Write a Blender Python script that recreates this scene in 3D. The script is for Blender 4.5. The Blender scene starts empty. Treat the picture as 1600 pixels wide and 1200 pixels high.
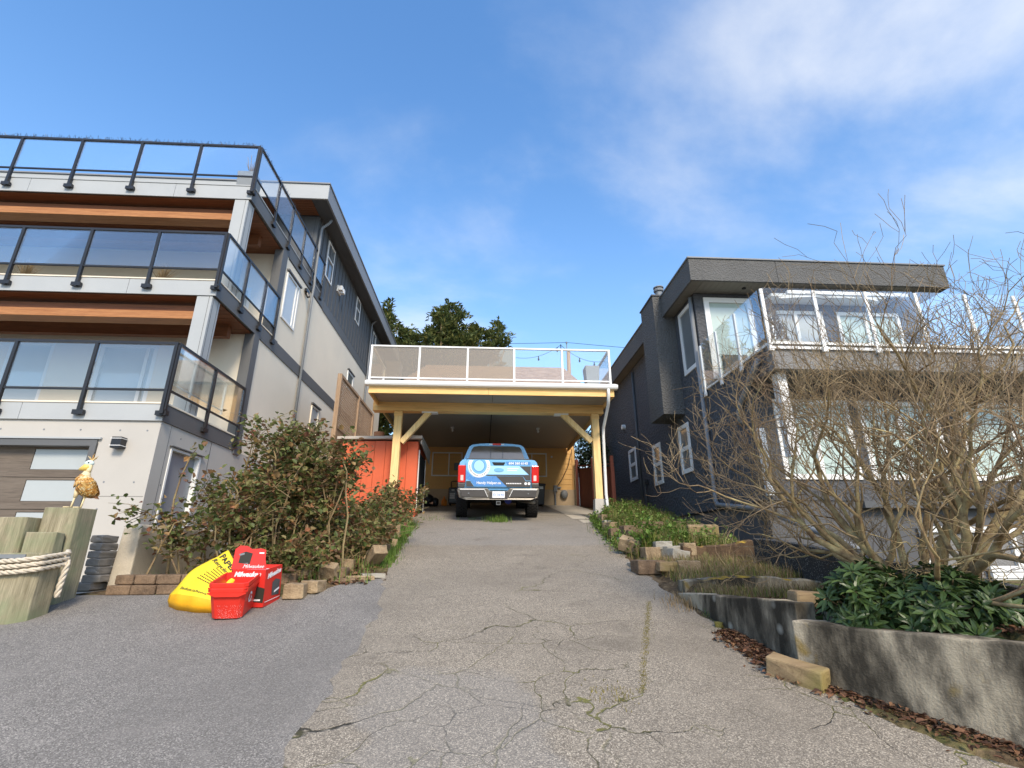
import bpy, bmesh, math, random
import numpy as np
from mathutils import Vector, Matrix, Euler
R = math.radians
SC = bpy.context.scene
COL = SC.collection
rng = random.Random(11)

# ------------------------------------------------------------------ camera
CAMZ = 1.5
cam = bpy.data.cameras.new('camera'); cam.sensor_width = 36; cam.lens = 36*781/1600
cam.clip_start = .05; cam.clip_end = 2000
camo = bpy.data.objects.new('camera', cam); COL.objects.link(camo)
camo.location = (0, 0, CAMZ); camo.rotation_euler = (R(90+18.7), 0, R(-3.2))
SC.camera = camo
# ------------------------------------------------------------------ sky and sun
SUN_EL, SUN_AZ = 38, 166       # degrees; azimuth clockwise from +Y (behind the camera, a little to its right)
w = bpy.data.worlds.new('World'); SC.world = w; w.use_nodes = True
nt = w.node_tree; N = nt.nodes; L = nt.links
for n in list(N): N.remove(n)
out = N.new('ShaderNodeOutputWorld'); bg = N.new('ShaderNodeBackground'); bg.inputs[1].default_value = .15
sky = N.new('ShaderNodeTexSky'); sky.sky_type = 'NISHITA'; sky.sun_disc = False
sky.sun_elevation = R(SUN_EL); sky.sun_rotation = R(SUN_AZ); sky.altitude = 20; sky.air_density = 1.0; sky.dust_density = .7; sky.ozone_density = 1.6
tc = N.new('ShaderNodeTexCoord')
sep = N.new('ShaderNodeSeparateXYZ'); L.new(tc.outputs['Generated'], sep.inputs[0])
def math_n(op, a, b=None, c=None):
    m = N.new('ShaderNodeMath'); m.operation = op
    for i, v in enumerate((a, b, c)):
        if v is None: continue
        if isinstance(v, (int, float)): m.inputs[i].default_value = v
        else: L.new(v, m.inputs[i])
    return m.outputs[0]
zz = math_n('ADD', math_n('MAXIMUM', sep.outputs[2], 0.0), .22)
cx = math_n('DIVIDE', sep.outputs[0], zz); cy = math_n('DIVIDE', sep.outputs[1], zz)
cmb = N.new('ShaderNodeCombineXYZ'); L.new(cx, cmb.inputs[0]); L.new(cy, cmb.inputs[1])
mp = N.new('ShaderNodeMapping'); mp.inputs['Location'].default_value = (7.1, 2.2, 0); mp.inputs['Scale'].default_value = (.85, 1.35, 1); mp.inputs['Rotation'].default_value = (0, 0, R(22))
L.new(cmb.outputs[0], mp.inputs[0])
n1 = N.new('ShaderNodeTexNoise'); n1.inputs['Scale'].default_value = 1.15; n1.inputs['Detail'].default_value = 9; n1.inputs['Roughness'].default_value = .56; n1.inputs['Distortion'].default_value = .25
L.new(mp.outputs[0], n1.inputs['Vector'])
n2 = N.new('ShaderNodeTexNoise'); n2.inputs['Scale'].default_value = .55; n2.inputs['Detail'].default_value = 3
L.new(mp.outputs[0], n2.inputs['Vector'])
cr = N.new('ShaderNodeMapRange'); cr.inputs[1].default_value = .45; cr.inputs[2].default_value = .76; cr.interpolation_type = 'SMOOTHSTEP'; L.new(n1.outputs[0], cr.inputs[0])
cr2 = N.new('ShaderNodeMapRange'); cr2.inputs[1].default_value = .36; cr2.inputs[2].default_value = .58; cr2.interpolation_type = 'SMOOTHSTEP'; L.new(n2.outputs[0], cr2.inputs[0])
cfac = math_n('MULTIPLY', math_n('MULTIPLY', cr.outputs[0], cr2.outputs[0]), .75)
hz = math_n('POWER', math_n('SUBTRACT', 1.0, math_n('MAXIMUM', math_n('MINIMUM', sep.outputs[2], 1.0), 0.0)), 3.2)
mixh = N.new('ShaderNodeMix'); mixh.data_type = 'RGBA'; L.new(math_n('MULTIPLY', hz, .9), mixh.inputs[0]); 
hsv = N.new('ShaderNodeHueSaturation'); hsv.inputs['Saturation'].default_value = 1.22; hsv.inputs['Value'].default_value = 1.15; L.new(sky.outputs[0], hsv.inputs['Color'])
L.new(hsv.outputs[0], mixh.inputs[6]); mixh.inputs[7].default_value = (2.15, 2.75, 3.2, 1)
mixc = N.new('ShaderNodeMix'); mixc.data_type = 'RGBA'; L.new(cfac, mixc.inputs[0]); L.new(mixh.outputs[2], mixc.inputs[6]); mixc.inputs[7].default_value = (3.7, 3.75, 3.8, 1)
L.new(mixc.outputs[2], bg.inputs[0]); L.new(bg.outputs[0], out.inputs[0])
sl = bpy.data.lights.new('sun', 'SUN'); sl.energy = 2.0; sl.angle = R(16); sl.color = (1, .88, .72)
so = bpy.data.objects.new('sun', sl); COL.objects.link(so)
sd = Vector((math.sin(R(SUN_AZ))*math.cos(R(SUN_EL)), math.cos(R(SUN_AZ))*math.cos(R(SUN_EL)), math.sin(R(SUN_EL))))
so.rotation_euler = (-sd).to_track_quat('-Z', 'Y').to_euler(); so.location = (0, -10, 30)
SC.view_settings.view_transform = 'Standard'; SC.view_settings.look = 'None'; SC.view_settings.gamma = 1; SC.view_settings.exposure = 1.0
SC.view_settings.use_curve_mapping = False
SC.render.engine = 'CYCLES'; SC.render.resolution_x = 1024; SC.render.resolution_y = 768

# ------------------------------------------------------------------ pixel -> direction helpers (distance always from ground/wall planes)
_F = 781.; _P = R(18.7); _Y = R(3.2)
_fw = np.array([math.sin(_Y)*math.cos(_P), math.cos(_Y)*math.cos(_P), math.sin(_P)]); _rt = np.array([math.cos(_Y), -math.sin(_Y), 0]); _up = np.cross(_rt, _fw)
_C = np.array([0, 0, CAMZ])
def ray(u, v): return _fw+_rt*(u-800)/_F+_up*(600-v)/_F
def aty(u, v, y): r = ray(u, v); return Vector(_C+r*(y/r[1]))
def atx(u, v, x): r = ray(u, v); return Vector(_C+r*(x/r[0]))
def sm(a, b, t):
    t = min(1, max(0, (t-a)/(b-a))); return t*t*(3-2*t)
def zd(y):
    if y < -2: return -.352
    if y < 13.7: return .176*y
    if y < 19.3: return 2.411+.143*(y-13.7)
    if y < 60: return 3.212+.08*(y-19.3)
    return 6.47
def xL(y): return np.interp(y, [-40, 3, 5.4, 7, 12, 13, 15, 19.3], [-1.0, -.97, -1.0, -1.26, -1.54, -1.9, -2.6, -2.9])
def xR(y): return np.interp(y, [2.2, 3.2, 4.8, 6, 7.3, 9.4, 12, 13.8, 19.3], [3.1, 2.36, 2.15, 2.14, 2.17, 2.38, 2.65, 2.95, 3.45])
def gz(x, y):
    z = zd(y)
    if x < -1.2 and y > 5.5:
        zl = 1.06+.02*(y-6)
        if y > 9: zl = zl+(zd(y)-.5-zl)*sm(9, 15, y)
        wl = sm(-1.6, -4.1, x)
        z = z+(min(zl, z)-z)*wl
    if x > 2.1 and y > 2.2:
        # terraces right of the driveway
        zt = z
        if 2.6 < y < 6.0: zt = 1.05
        elif 6.0 <= y < 7.9: zt = 1.2+.18*sm(6.0, 7.8, y)
        elif 7.9 <= y < 14.5: zt = 1.58+(2.62-1.58)*sm(7.6, 14.5, y)
        xr = xR(y)
        if y < 4.2:
            line = 2.35+(3.95-y)*.72      # wall B runs diagonally towards the street
            wr = 1.0 if (x > line+.2) else 0.0
        else: wr = sm(xr+.14, xr+.34, x)
        z = z+(zt-z)*wr
        if x > 3.9: 
            wn = sm(4.0, 4.25, x)*(1-sm(11.5, 14, y))
            z = z+(.118*y-z)*wn
    return z
def atg(u, v, dz=0):
    r = ray(u, v); t = .6
    while t < 45:
        p = _C+r*t
        if p[2] < gz(p[0], p[1])+dz: return Vector(p)
        t += .005
    return Vector(p)

# ------------------------------------------------------------------ mesh helpers
class MB:
    def __init__(s): s.v = []; s.f = []; s.m = []
    def add(s, vs, fs, mi=0):
        o = len(s.v); s.v += [tuple(v) for v in vs]; s.f += [tuple(i+o for i in f) for f in fs]; s.m += [mi]*len(fs); return s
    def box(s, x0, x1, y0, y1, z0, z1, mi=0):
        return s.add([(x0,y0,z0),(x1,y0,z0),(x1,y1,z0),(x0,y1,z0),(x0,y0,z1),(x1,y0,z1),(x1,y1,z1),(x0,y1,z1)],
            [(0,3,2,1),(4,5,6,7),(0,1,5,4),(1,2,6,5),(2,3,7,6),(3,0,4,7)], mi)
    def obox(s, M, sx, sy, sz, mi=0):
        vs = [M @ Vector((a*sx/2, b*sy/2, c*sz/2)) for c in (-1,1) for b in (-1,1) for a in (-1,1)]
        return s.add(vs, [(0,2,3,1),(4,5,7,6),(0,1,5,4),(1,3,7,5),(3,2,6,7),(2,0,4,6)], mi)
    def bar(s, p0, p1, wx, wy, up=(0,0,1), mi=0):
        p0 = Vector(p0); p1 = Vector(p1); d = p1-p0; l = d.length; z = d.normalized(); u = Vector(up)
        if abs(z.dot(u)) > .98: u = Vector((0,1,0))
        x = u.cross(z).normalized(); y = z.cross(x)
        M = Matrix((x, y, z)).transposed().to_4x4(); M.translation = (p0+p1)/2
        return s.obox(M, wx, wy, l, mi)
    def tube(s, pts, rad, n=8, cap=True, mi=0):
        pts = [Vector(p) for p in pts]; k = len(pts)
        if not hasattr(rad, '__len__'): rad = [rad]*k
        o = len(s.v); ref = None; prev = None
        for i, p in enumerate(pts):
            d = (pts[min(i+1,k-1)]-pts[max(i-1,0)])
            if d.length < 1e-9: d = Vector((0,0,1))
            d.normalize()
            if ref is None:
                ref = Vector((0,0,1)) if abs(d.z) < .9 else Vector((1,0,0))
                x = ref.cross(d).normalized()
            else:
                x = (prev-d*prev.dot(d))
                x = x.normalized() if x.length > 1e-6 else d.orthogonal().normalized()
            prev = x; y = d.cross(x)
            for j in range(n):
                a = 2*math.pi*j/n; s.v.append(tuple(p+(x*math.cos(a)+y*math.sin(a))*rad[i]))
        for i in range(k-1):
            for j in range(n):
                a = o+i*n+j; b = o+i*n+(j+1)%n; s.f.append((a,b,b+n,a+n)); s.m.append(mi)
        if cap:
            s.f.append(tuple(o+j for j in reversed(range(n)))); s.m.append(mi)
            s.f.append(tuple(o+(k-1)*n+j for j in range(n))); s.m.append(mi)
        return s
    def loft(s, rings, close=True, cap=True, mi=0):
        o = len(s.v); n = len(rings[0])
        for r in rings: s.v += [tuple(p) for p in r]
        for i in range(len(rings)-1):
            for j in range(n if close else n-1):
                a = o+i*n+j; b = o+i*n+(j+1)%n; s.f.append((a,b,b+n,a+n)); s.m.append(mi)
        if cap and close:
            s.f.append(tuple(o+j for j in reversed(range(n)))); s.m.append(mi)
            s.f.append(tuple(o+(len(rings)-1)*n+j for j in range(n))); s.m.append(mi)
        return s
    def prism(s, poly, fn, mi=0):
        # poly: 2D outline; fn(p, k) -> 3D for k = 0 (near) / 1 (far)
        n = len(poly); o = len(s.v)
        s.v += [tuple(fn(p, 0)) for p in poly]+[tuple(fn(p, 1)) for p in poly]
        s.f.append(tuple(o+i for i in range(n))); s.f.append(tuple(o+n+i for i in reversed(range(n)))); s.m += [mi, mi]
        for i in range(n):
            j = (i+1) % n; s.f.append((o+i, o+n+i, o+n+j, o+j)); s.m.append(mi)
        return s
    def leaf(s, M, l, wd, fold=.25, mi=0, curl=.15):
        vs = [M @ Vector(p) for p in ((0,0,0), (wd*.5, l*.35, fold*wd), (wd*.36, l*.72, fold*wd*.8-curl*l*.4), (0, l, -curl*l), (-wd*.36, l*.72, fold*wd*.8-curl*l*.4), (-wd*.5, l*.35, fold*wd), (0, l*.5, -.02*l))]
        return s.add(vs, [(0,1,6),(1,2,6),(2,3,6),(3,4,6),(4,5,6),(5,0,6)], mi)
    def mesh(s, name, mats, off=(0,0,0), smooth=False):
        me = bpy.data.meshes.new(name)
        v = np.array(s.v, dtype=float)-np.array(off)
        me.from_pydata(v.tolist(), [], s.f)
        if not isinstance(mats, (list, tuple)): mats = [mats]
        for m in mats: me.materials.append(m)
        if len(mats) > 1: me.polygons.foreach_set('material_index', s.m)
        if smooth: me.polygons.foreach_set('use_smooth', [True]*len(me.polygons))
        me.update(); return me
BASE = {}
def root_of(o):
    while o.parent: o = o.parent
    return o
def T(name, label, cat, base=(0,0,0), group=None, rot=None, local=False):
    o = bpy.data.objects.new(name, None); COL.objects.link(o); o.location = base; o.empty_display_size = .2
    if rot: o.rotation_euler = rot
    o['label'] = label; o['category'] = cat
    if group: o['group'] = group
    BASE[o.name] = (0,0,0) if local else tuple(base)
    return o
def fix_normals(me):
    bm = bmesh.new(); bm.from_mesh(me); bmesh.ops.recalc_face_normals(bm, faces=bm.faces); bm.to_mesh(me); bm.free()
def B(mb, name, mat, parent=None, label=None, cat=None, group=None, kind=None, smooth=False, bevel=0, fix=False, base=None, seg=2):
    if parent is not None: off = BASE[root_of(parent).name]
    elif base is not None: off = base
    else:
        v = np.array(mb.v); off = (float((v[:,0].min()+v[:,0].max())/2), float((v[:,1].min()+v[:,1].max())/2), float(v[:,2].min()))
        if kind == 'structure': off = (0,0,0)
    me = mb.mesh(name, mat, off, smooth)
    if fix: fix_normals(me)
    o = bpy.data.objects.new(name, me); COL.objects.link(o)
    if parent is not None: o.parent = parent
    else: o.location = off; BASE[o.name] = tuple(off)
    if label: o['label'] = label
    if cat: o['category'] = cat
    if group: o['group'] = group
    if kind: o['kind'] = kind
    if bevel:
        b = o.modifiers.new('bevel', 'BEVEL'); b.width = bevel; b.segments = seg; b.limit_method = 'ANGLE'; b.angle_limit = R(40)
    return o
def I(me, name, parent, loc=(0,0,0), rot=None, scale=None):
    o = bpy.data.objects.new(name, me); COL.objects.link(o); o.parent = parent
    off = BASE[root_of(parent).name]; o.location = Vector(loc)-Vector(off)
    if rot: o.rotation_euler = rot
    if scale: o.scale = scale
    return o
def copy_tree(o, parent=None):
    c = o.copy(); COL.objects.link(c); c.parent = parent
    BASE[c.name] = BASE.get(o.name, (0,0,0))
    for ch in list(o.children): copy_tree(ch, c)
    return c
def box1(x0,x1,y0,y1,z0,z1): return MB().box(x0,x1,y0,y1,z0,z1)
def text_mb(txt, M, size, extrude=.001, align='CENTER', shear=0, bold=0, spacing=1.0):
    cu = bpy.data.curves.new('txt', 'FONT'); cu.body = txt; cu.size = size; cu.align_x = align; cu.align_y = 'CENTER'; cu.extrude = extrude; cu.shear = shear; cu.offset = bold; cu.space_character = spacing; cu.resolution_u = 2
    ob = bpy.data.objects.new('txt', cu); COL.objects.link(ob)
    me = bpy.data.meshes.new_from_object(ob)
    mb = MB(); mb.add([M @ v.co for v in me.vertices], [tuple(p.vertices) for p in me.polygons])
    bpy.data.objects.remove(ob); bpy.data.curves.remove(cu); bpy.data.meshes.remove(me)
    return mb

# ------------------------------------------------------------------ materials
class G:
    def __init__(s, name):
        s.mat = bpy.data.materials.new(name); s.mat.use_nodes = True; s.t = s.mat.node_tree; s.n = s.t.nodes; s.l = s.t.links
        s.bs = s.n['Principled BSDF']; s.tc = s.n.new('ShaderNodeTexCoord')
    def new(s, t, **k):
        n = s.n.new(t)
        for a, b in k.items(): setattr(n, a, b)
        return n
    def vec(s, scale=(1,1,1), rot=(0,0,0), loc=(0,0,0), src='Object'):
        m = s.new('ShaderNodeMapping'); m.inputs['Scale'].default_value = scale; m.inputs['Rotation'].default_value = rot; m.inputs['Location'].default_value = loc
        s.l.new(s.tc.outputs[src], m.inputs[0]); return m.outputs[0]
    def noise(s, scale, detail=5, rough=.55, vec=None, dist=0):
        n = s.new('ShaderNodeTexNoise'); n.inputs['Scale'].default_value = scale; n.inputs['Detail'].default_value = detail; n.inputs['Roughness'].default_value = rough; n.inputs['Distortion'].default_value = dist
        s.l.new(vec if vec is not None else s.vec(), n.inputs['Vector']); return n.outputs[0]
    def vor(s, scale, vec=None, feature='F1', out='Distance'):
        n = s.new('ShaderNodeTexVoronoi', feature=feature); n.inputs['Scale'].default_value = scale
        s.l.new(vec if vec is not None else s.vec(), n.inputs['Vector']); return n.outputs[out]
    def ramp(s, f, stops):
        r = s.new('ShaderNodeValToRGB'); e = r.color_ramp.elements
        while len(e) < len(stops): e.new(.5)
        for i, (p, c) in enumerate(stops):
            e[i].position = p; e[i].color = (*c, 1) if hasattr(c, '__len__') else (c, c, c, 1)
        s.l.new(f, r.inputs[0]); return r.outputs[0]
    def mr(s, f, a, b, c=0, d=1):
        m = s.new('ShaderNodeMapRange'); 
        for i, v in enumerate((a, b, c, d)): m.inputs[i+1].default_value = v
        s.l.new(f, m.inputs[0]); return m.outputs[0]
    def mix(s, f, a, b, mode='MIX'):
        m = s.new('ShaderNodeMix', data_type='RGBA', blend_type=mode)
        for i, v in ((0, f), (6, a), (7, b)):
            if isinstance(v, (int, float)): m.inputs[i].default_value = v
            elif isinstance(v, tuple): m.inputs[i].default_value = (*v, 1)
            else: s.l.new(v, m.inputs[i])
        return m.outputs[2]
    def op(s, o, a, b=0.):
        m = s.new('ShaderNodeMath', operation=o)
        for i, v in enumerate((a, b)):
            if isinstance(v, (int, float)): m.inputs[i].default_value = v
            else: s.l.new(v, m.inputs[i])
        return m.outputs[0]
    def col(s, c):
        if isinstance(c, tuple): s.bs.inputs['Base Color'].default_value = (*c, 1)
        else: s.l.new(c, s.bs.inputs['Base Color'])
    def set(s, rough=.7, spec=.5, metal=0.):
        for k, v in (('Roughness', rough), ('Specular IOR Level', spec), ('Metallic', metal)):
            if isinstance(v, (int, float)): s.bs.inputs[k].default_value = v
            else: s.l.new(v, s.bs.inputs[k])
    def bump(s, h, strength=.3, dist=.01):
        b = s.new('ShaderNodeBump'); b.inputs['Strength'].default_value = strength; b.inputs['Distance'].default_value = dist
        s.l.new(h, b.inputs['Height']); s.l.new(b.outputs[0], s.bs.inputs['Normal'])
def mul(c, k): return tuple(min(1, x*k) for x in c)
def M(name, c, rough=.7, var=.12, scale=2.5, fine=60, bump=0., bdist=.004, spec=.4, metal=0., stretch=(1,1,1), c2=None):
    g = G(name); v = g.vec(stretch)
    a = g.noise(scale, 6, .6, v); b = g.noise(fine, 3, .6, v)
    k = g.op('ADD', g.op('MULTIPLY', a, .7), g.op('MULTIPLY', b, .3))
    g.col(g.ramp(k, [(.32, mul(c, 1-var)), (.68, c2 if c2 else mul(c, 1+var))]))
    g.set(g.mr(a, .3, .7, max(.02, rough-.08), min(1, rough+.08)), spec, metal)
    if bump: g.bump(b, bump, bdist)
    return g.mat
def MG(name, tint=(.9,.93,.92), refl=.10, rough=.02, body=0., bodycol=(.5,.5,.45), top=.7):
    g = G(name); t = g.new('ShaderNodeBsdfTransparent'); t.inputs[0].default_value = (*tint, 1)
    gl = g.new('ShaderNodeBsdfGlossy'); gl.inputs['Roughness'].default_value = rough; gl.inputs[0].default_value = (.95,.97,1,1)
    lw = g.new('ShaderNodeLayerWeight'); lw.inputs[0].default_value = .25
    f = g.mr(lw.outputs['Fresnel'], 0, 1, refl, top)
    sh = t.outputs[0]
    if body:
        d = g.new('ShaderNodeBsdfDiffuse'); d.inputs[0].default_value = (*bodycol, 1)
        m0 = g.new('ShaderNodeMixShader'); m0.inputs[0].default_value = body; g.l.new(sh, m0.inputs[1]); g.l.new(d.outputs[0], m0.inputs[2]); sh = m0.outputs[0]
    mx = g.new('ShaderNodeMixShader'); g.l.new(f, mx.inputs[0]); g.l.new(sh, mx.inputs[1]); g.l.new(gl.outputs[0], mx.inputs[2])
    g.l.new(mx.outputs[0], g.n['Material Output'].inputs[0]); return g.mat
def leafmat(name, stops, rough=.45, trans=.25):
    g = G(name); geo = g.new('ShaderNodeNewGeometry')
    c = g.ramp(geo.outputs['Random Per Island'], stops)
    c = g.mix(g.mr(g.noise(25, 3), .35, .7, .0, .35), c, (.05,.05,.02))
    g.col(c); g.set(rough, .35)
    tr = g.new('ShaderNodeBsdfTranslucent'); g.l.new(c, tr.inputs[0])
    mx = g.new('ShaderNodeMixShader'); mx.inputs[0].default_value = trans; g.l.new(g.bs.outputs[0], mx.inputs[1]); g.l.new(tr.outputs[0], mx.inputs[2])
    g.l.new(mx.outputs[0], g.n['Material Output'].inputs[0]); return g.mat
def woodmat(name, c, c2, axis='z', rough=.7, sc=1., bump=.3, moss=None):
    g = G(name); st = {'z': (14,14,.9), 'x': (.9,14,14), 'y': (14,.9,14)}[axis]
    v = g.vec(tuple(a*sc for a in st)); a = g.noise(2.2, 8, .65, v, .4); b = g.noise(9, 4, .6, v)
    col = g.ramp(a, [(.3, c), (.7, c2)]); col = g.mix(g.mr(b, .45, .75, 0, .5), col, mul(c, .45))
    if moss: col = g.mix(g.mr(g.noise(3.1*sc, 5), .45, .68, 0, .75), col, moss)
    g.col(col); g.set(rough, .3); g.bump(g.op('ADD', a, g.op('MULTIPLY', b, .6)), bump, .004); return g.mat
m_conc = M('concrete_panel', (.46,.43,.38), .8, .06, 1.1, 90, .12, .002)
m_greyfas = M('grey_panel', (.40,.41,.40), .55, .05, 1.2, 40, .03)
m_darkband = M('charcoal_shaded_panel', (.115,.115,.113), .55, .06, 1.0, 40, .03)  # dark trim colour; doubles as the shaded copy of the grey fascia panel
m_cream = M('cream_stucco', (.78,.69,.54), .85, .05, .8, 160, .25, .003)
m_battn = M('charcoal_siding', (.085,.088,.09), .6, .08, 1.0, 60, .05)
m_black = M('black_metal', (.02,.02,.022), .38, .1, 3, 60)
m_white = M('white_trim', (.78,.77,.73), .5, .04, 1.5, 40)
m_roofgrey = M('grey_metal_edge', (.23,.235,.24), .5, .06, 1, 30)
m_wsoff = woodmat('stained_soffit', (.16,.06,.025), (.26,.10,.042), 'x', .5, .5, .1)
m_wbeam = woodmat('stained_beam', (.34,.135,.045), (.50,.23,.085), 'x', .45, .7, .15)
m_gdoor = woodmat('grey_oak_panel', (.12,.092,.068), (.185,.15,.115), 'x', .55, .6, .12)
m_greydoor = M('grey_door', (.27,.28,.285), .45, .04, 1, 30)
m_glassr = MG('reflective_glass', (.95,.965,.95), .10, top=.5)
m_glass = MG('clear_glass', (.975,.985,.98), .025, top=.45)
m_smoke = MG('smoked_glass', (.72,.64,.50), .06, .04, .24, (.58,.46,.28))
m_win = M('window_glass', (.17,.185,.185), .04, .15, .6, 3, 0, spec=1.0)
m_wlite = M('window_blind_glass', (.55,.57,.55), .05, .06, .5, 3, 0, spec=.9)
m_frost = M('frosted_glass', (.40,.42,.41), .18, .05, .6, 6, 0, spec=.7)
m_green = M('green_tint_glass', (.44,.53,.47), .05, .12, .5, 3, 0, spec=.9)
m_yel = woodmat('yellow_paint', (.84,.50,.17), (.88,.57,.23), 'x', .65, .25, .08)
m_yelz = woodmat('yellow_paint_post', (.84,.56,.22), (.90,.65,.31), 'z', .65, .25, .1)
m_soff = M('brown_soffit', (.34,.29,.23), .55, .1, 1.5, 30)
m_siding = M('ochre_siding', (.68,.40,.14), .7, .08, 1.2, 50, .08, stretch=(.4,1,1))
m_found = M('painted_foundation', (.50,.37,.23), .85, .12, 2, 60, .2)
m_grstuc = None
def stucco(name, c, s=55, amt=.9, var=.1):
    g = G(name); v = g.vec(); a = g.noise(1.1, 4, .5, v); b = g.noise(s, 4, .65, v); d = g.vor(s*.8, v)
    h = g.op('ADD', b, g.op('MULTIPLY', d, .8))
    col = g.ramp(a, [(.3, mul(c, 1-var)), (.7, mul(c, 1+var))]); col = g.mix(g.mr(h, .5, 1.1, 0, .35), col, mul(c, 1.5))
    g.col(col); g.set(.85, .25); g.bump(h, amt, .035); return g.mat
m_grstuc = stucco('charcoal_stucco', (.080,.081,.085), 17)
m_grfas = stucco('rough_grey_cedar_fascia', (.115,.112,.105), 34, .7)
m_grsm = M('smooth_charcoal_parging', (.092,.093,.096), .8, .08, 1, 40, .08)
m_grlt = stucco('light_and_sunlit_stucco', (.20,.193,.182), 40, .5)  # light grey parts; on the front parapet a sunlit copy of the charcoal stucco
m_chim = stucco('chimney_stucco', (.115,.112,.105), 26)
m_gpipe = M('grey_pipe', (.20,.21,.215), .5, .1, 2, 30)
m_tile = M('brown_roof_tile', (.33,.23,.165), .8, .22, 3, 20, .2, c2=(.46,.34,.26))
m_orange = M('orange_shed_paint', (.62,.115,.04), .65, .1, 2, 30, .1, stretch=(1,1,.3))
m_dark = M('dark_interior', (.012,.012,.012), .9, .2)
m_shroof = M('shed_felt', (.45,.40,.34), .9, .15, 3, 40, .3)
m_cedar = woodmat('weathered_cedar', (.30,.19,.11), (.44,.31,.2), 'z', .8, .6, .3)
m_redfence = woodmat('red_stain_fence', (.16,.045,.03), (.24,.075,.045), 'z', .7, .6, .3)
m_block = M('tan_garden_block', (.25,.165,.09), .95, .3, 6, 60, .9, .014, c2=(.46,.34,.20))
m_blockb = M('brown_garden_block', (.12,.075,.045), .95, .35, 6, 60, .9, .014, c2=(.30,.20,.12))
m_stone = M('pale_stone', (.34,.31,.25), .95, .2, 6, 60, .7, .01)
m_timber = woodmat('mossy_timber', (.26,.17,.09), (.42,.30,.16), 'x', .85, .6, .4, (.24,.20,.05))
m_ledge = woodmat('rotten_timber', (.075,.045,.025), (.16,.10,.055), 'x', .9, .6, .5)
m_pile = woodmat('driftwood_piling', (.20,.17,.10), (.44,.38,.25), 'z', .9, 1.1, .8, (.21,.24,.13))
m_rope = M('manila_rope', (.58,.50,.38), .9, .15, 20, 90, .4)
m_soil = None
def soilmat():
    g = G('garden_soil'); v = g.vec(); a = g.noise(.8, 5, .6, v); b = g.noise(14, 5, .65, v); d = g.noise(3.3, 4, .6, v)
    col = g.ramp(b, [(.3, (.045,.03,.018)), (.55, (.13,.09,.05)), (.72, (.24,.18,.10))])
    col = g.mix(g.mr(a, .48, .62, 0, .8), col, g.ramp(b, [(.3, (.05,.075,.018)), (.7, (.20,.21,.055))]))
    col = g.mix(g.mr(d, .56, .66, 0, .7), col, (.24,.165,.09))
    g.col(col); g.set(.95, .15); g.bump(b, .9, .03); return g.mat
m_soil = soilmat()
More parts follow.
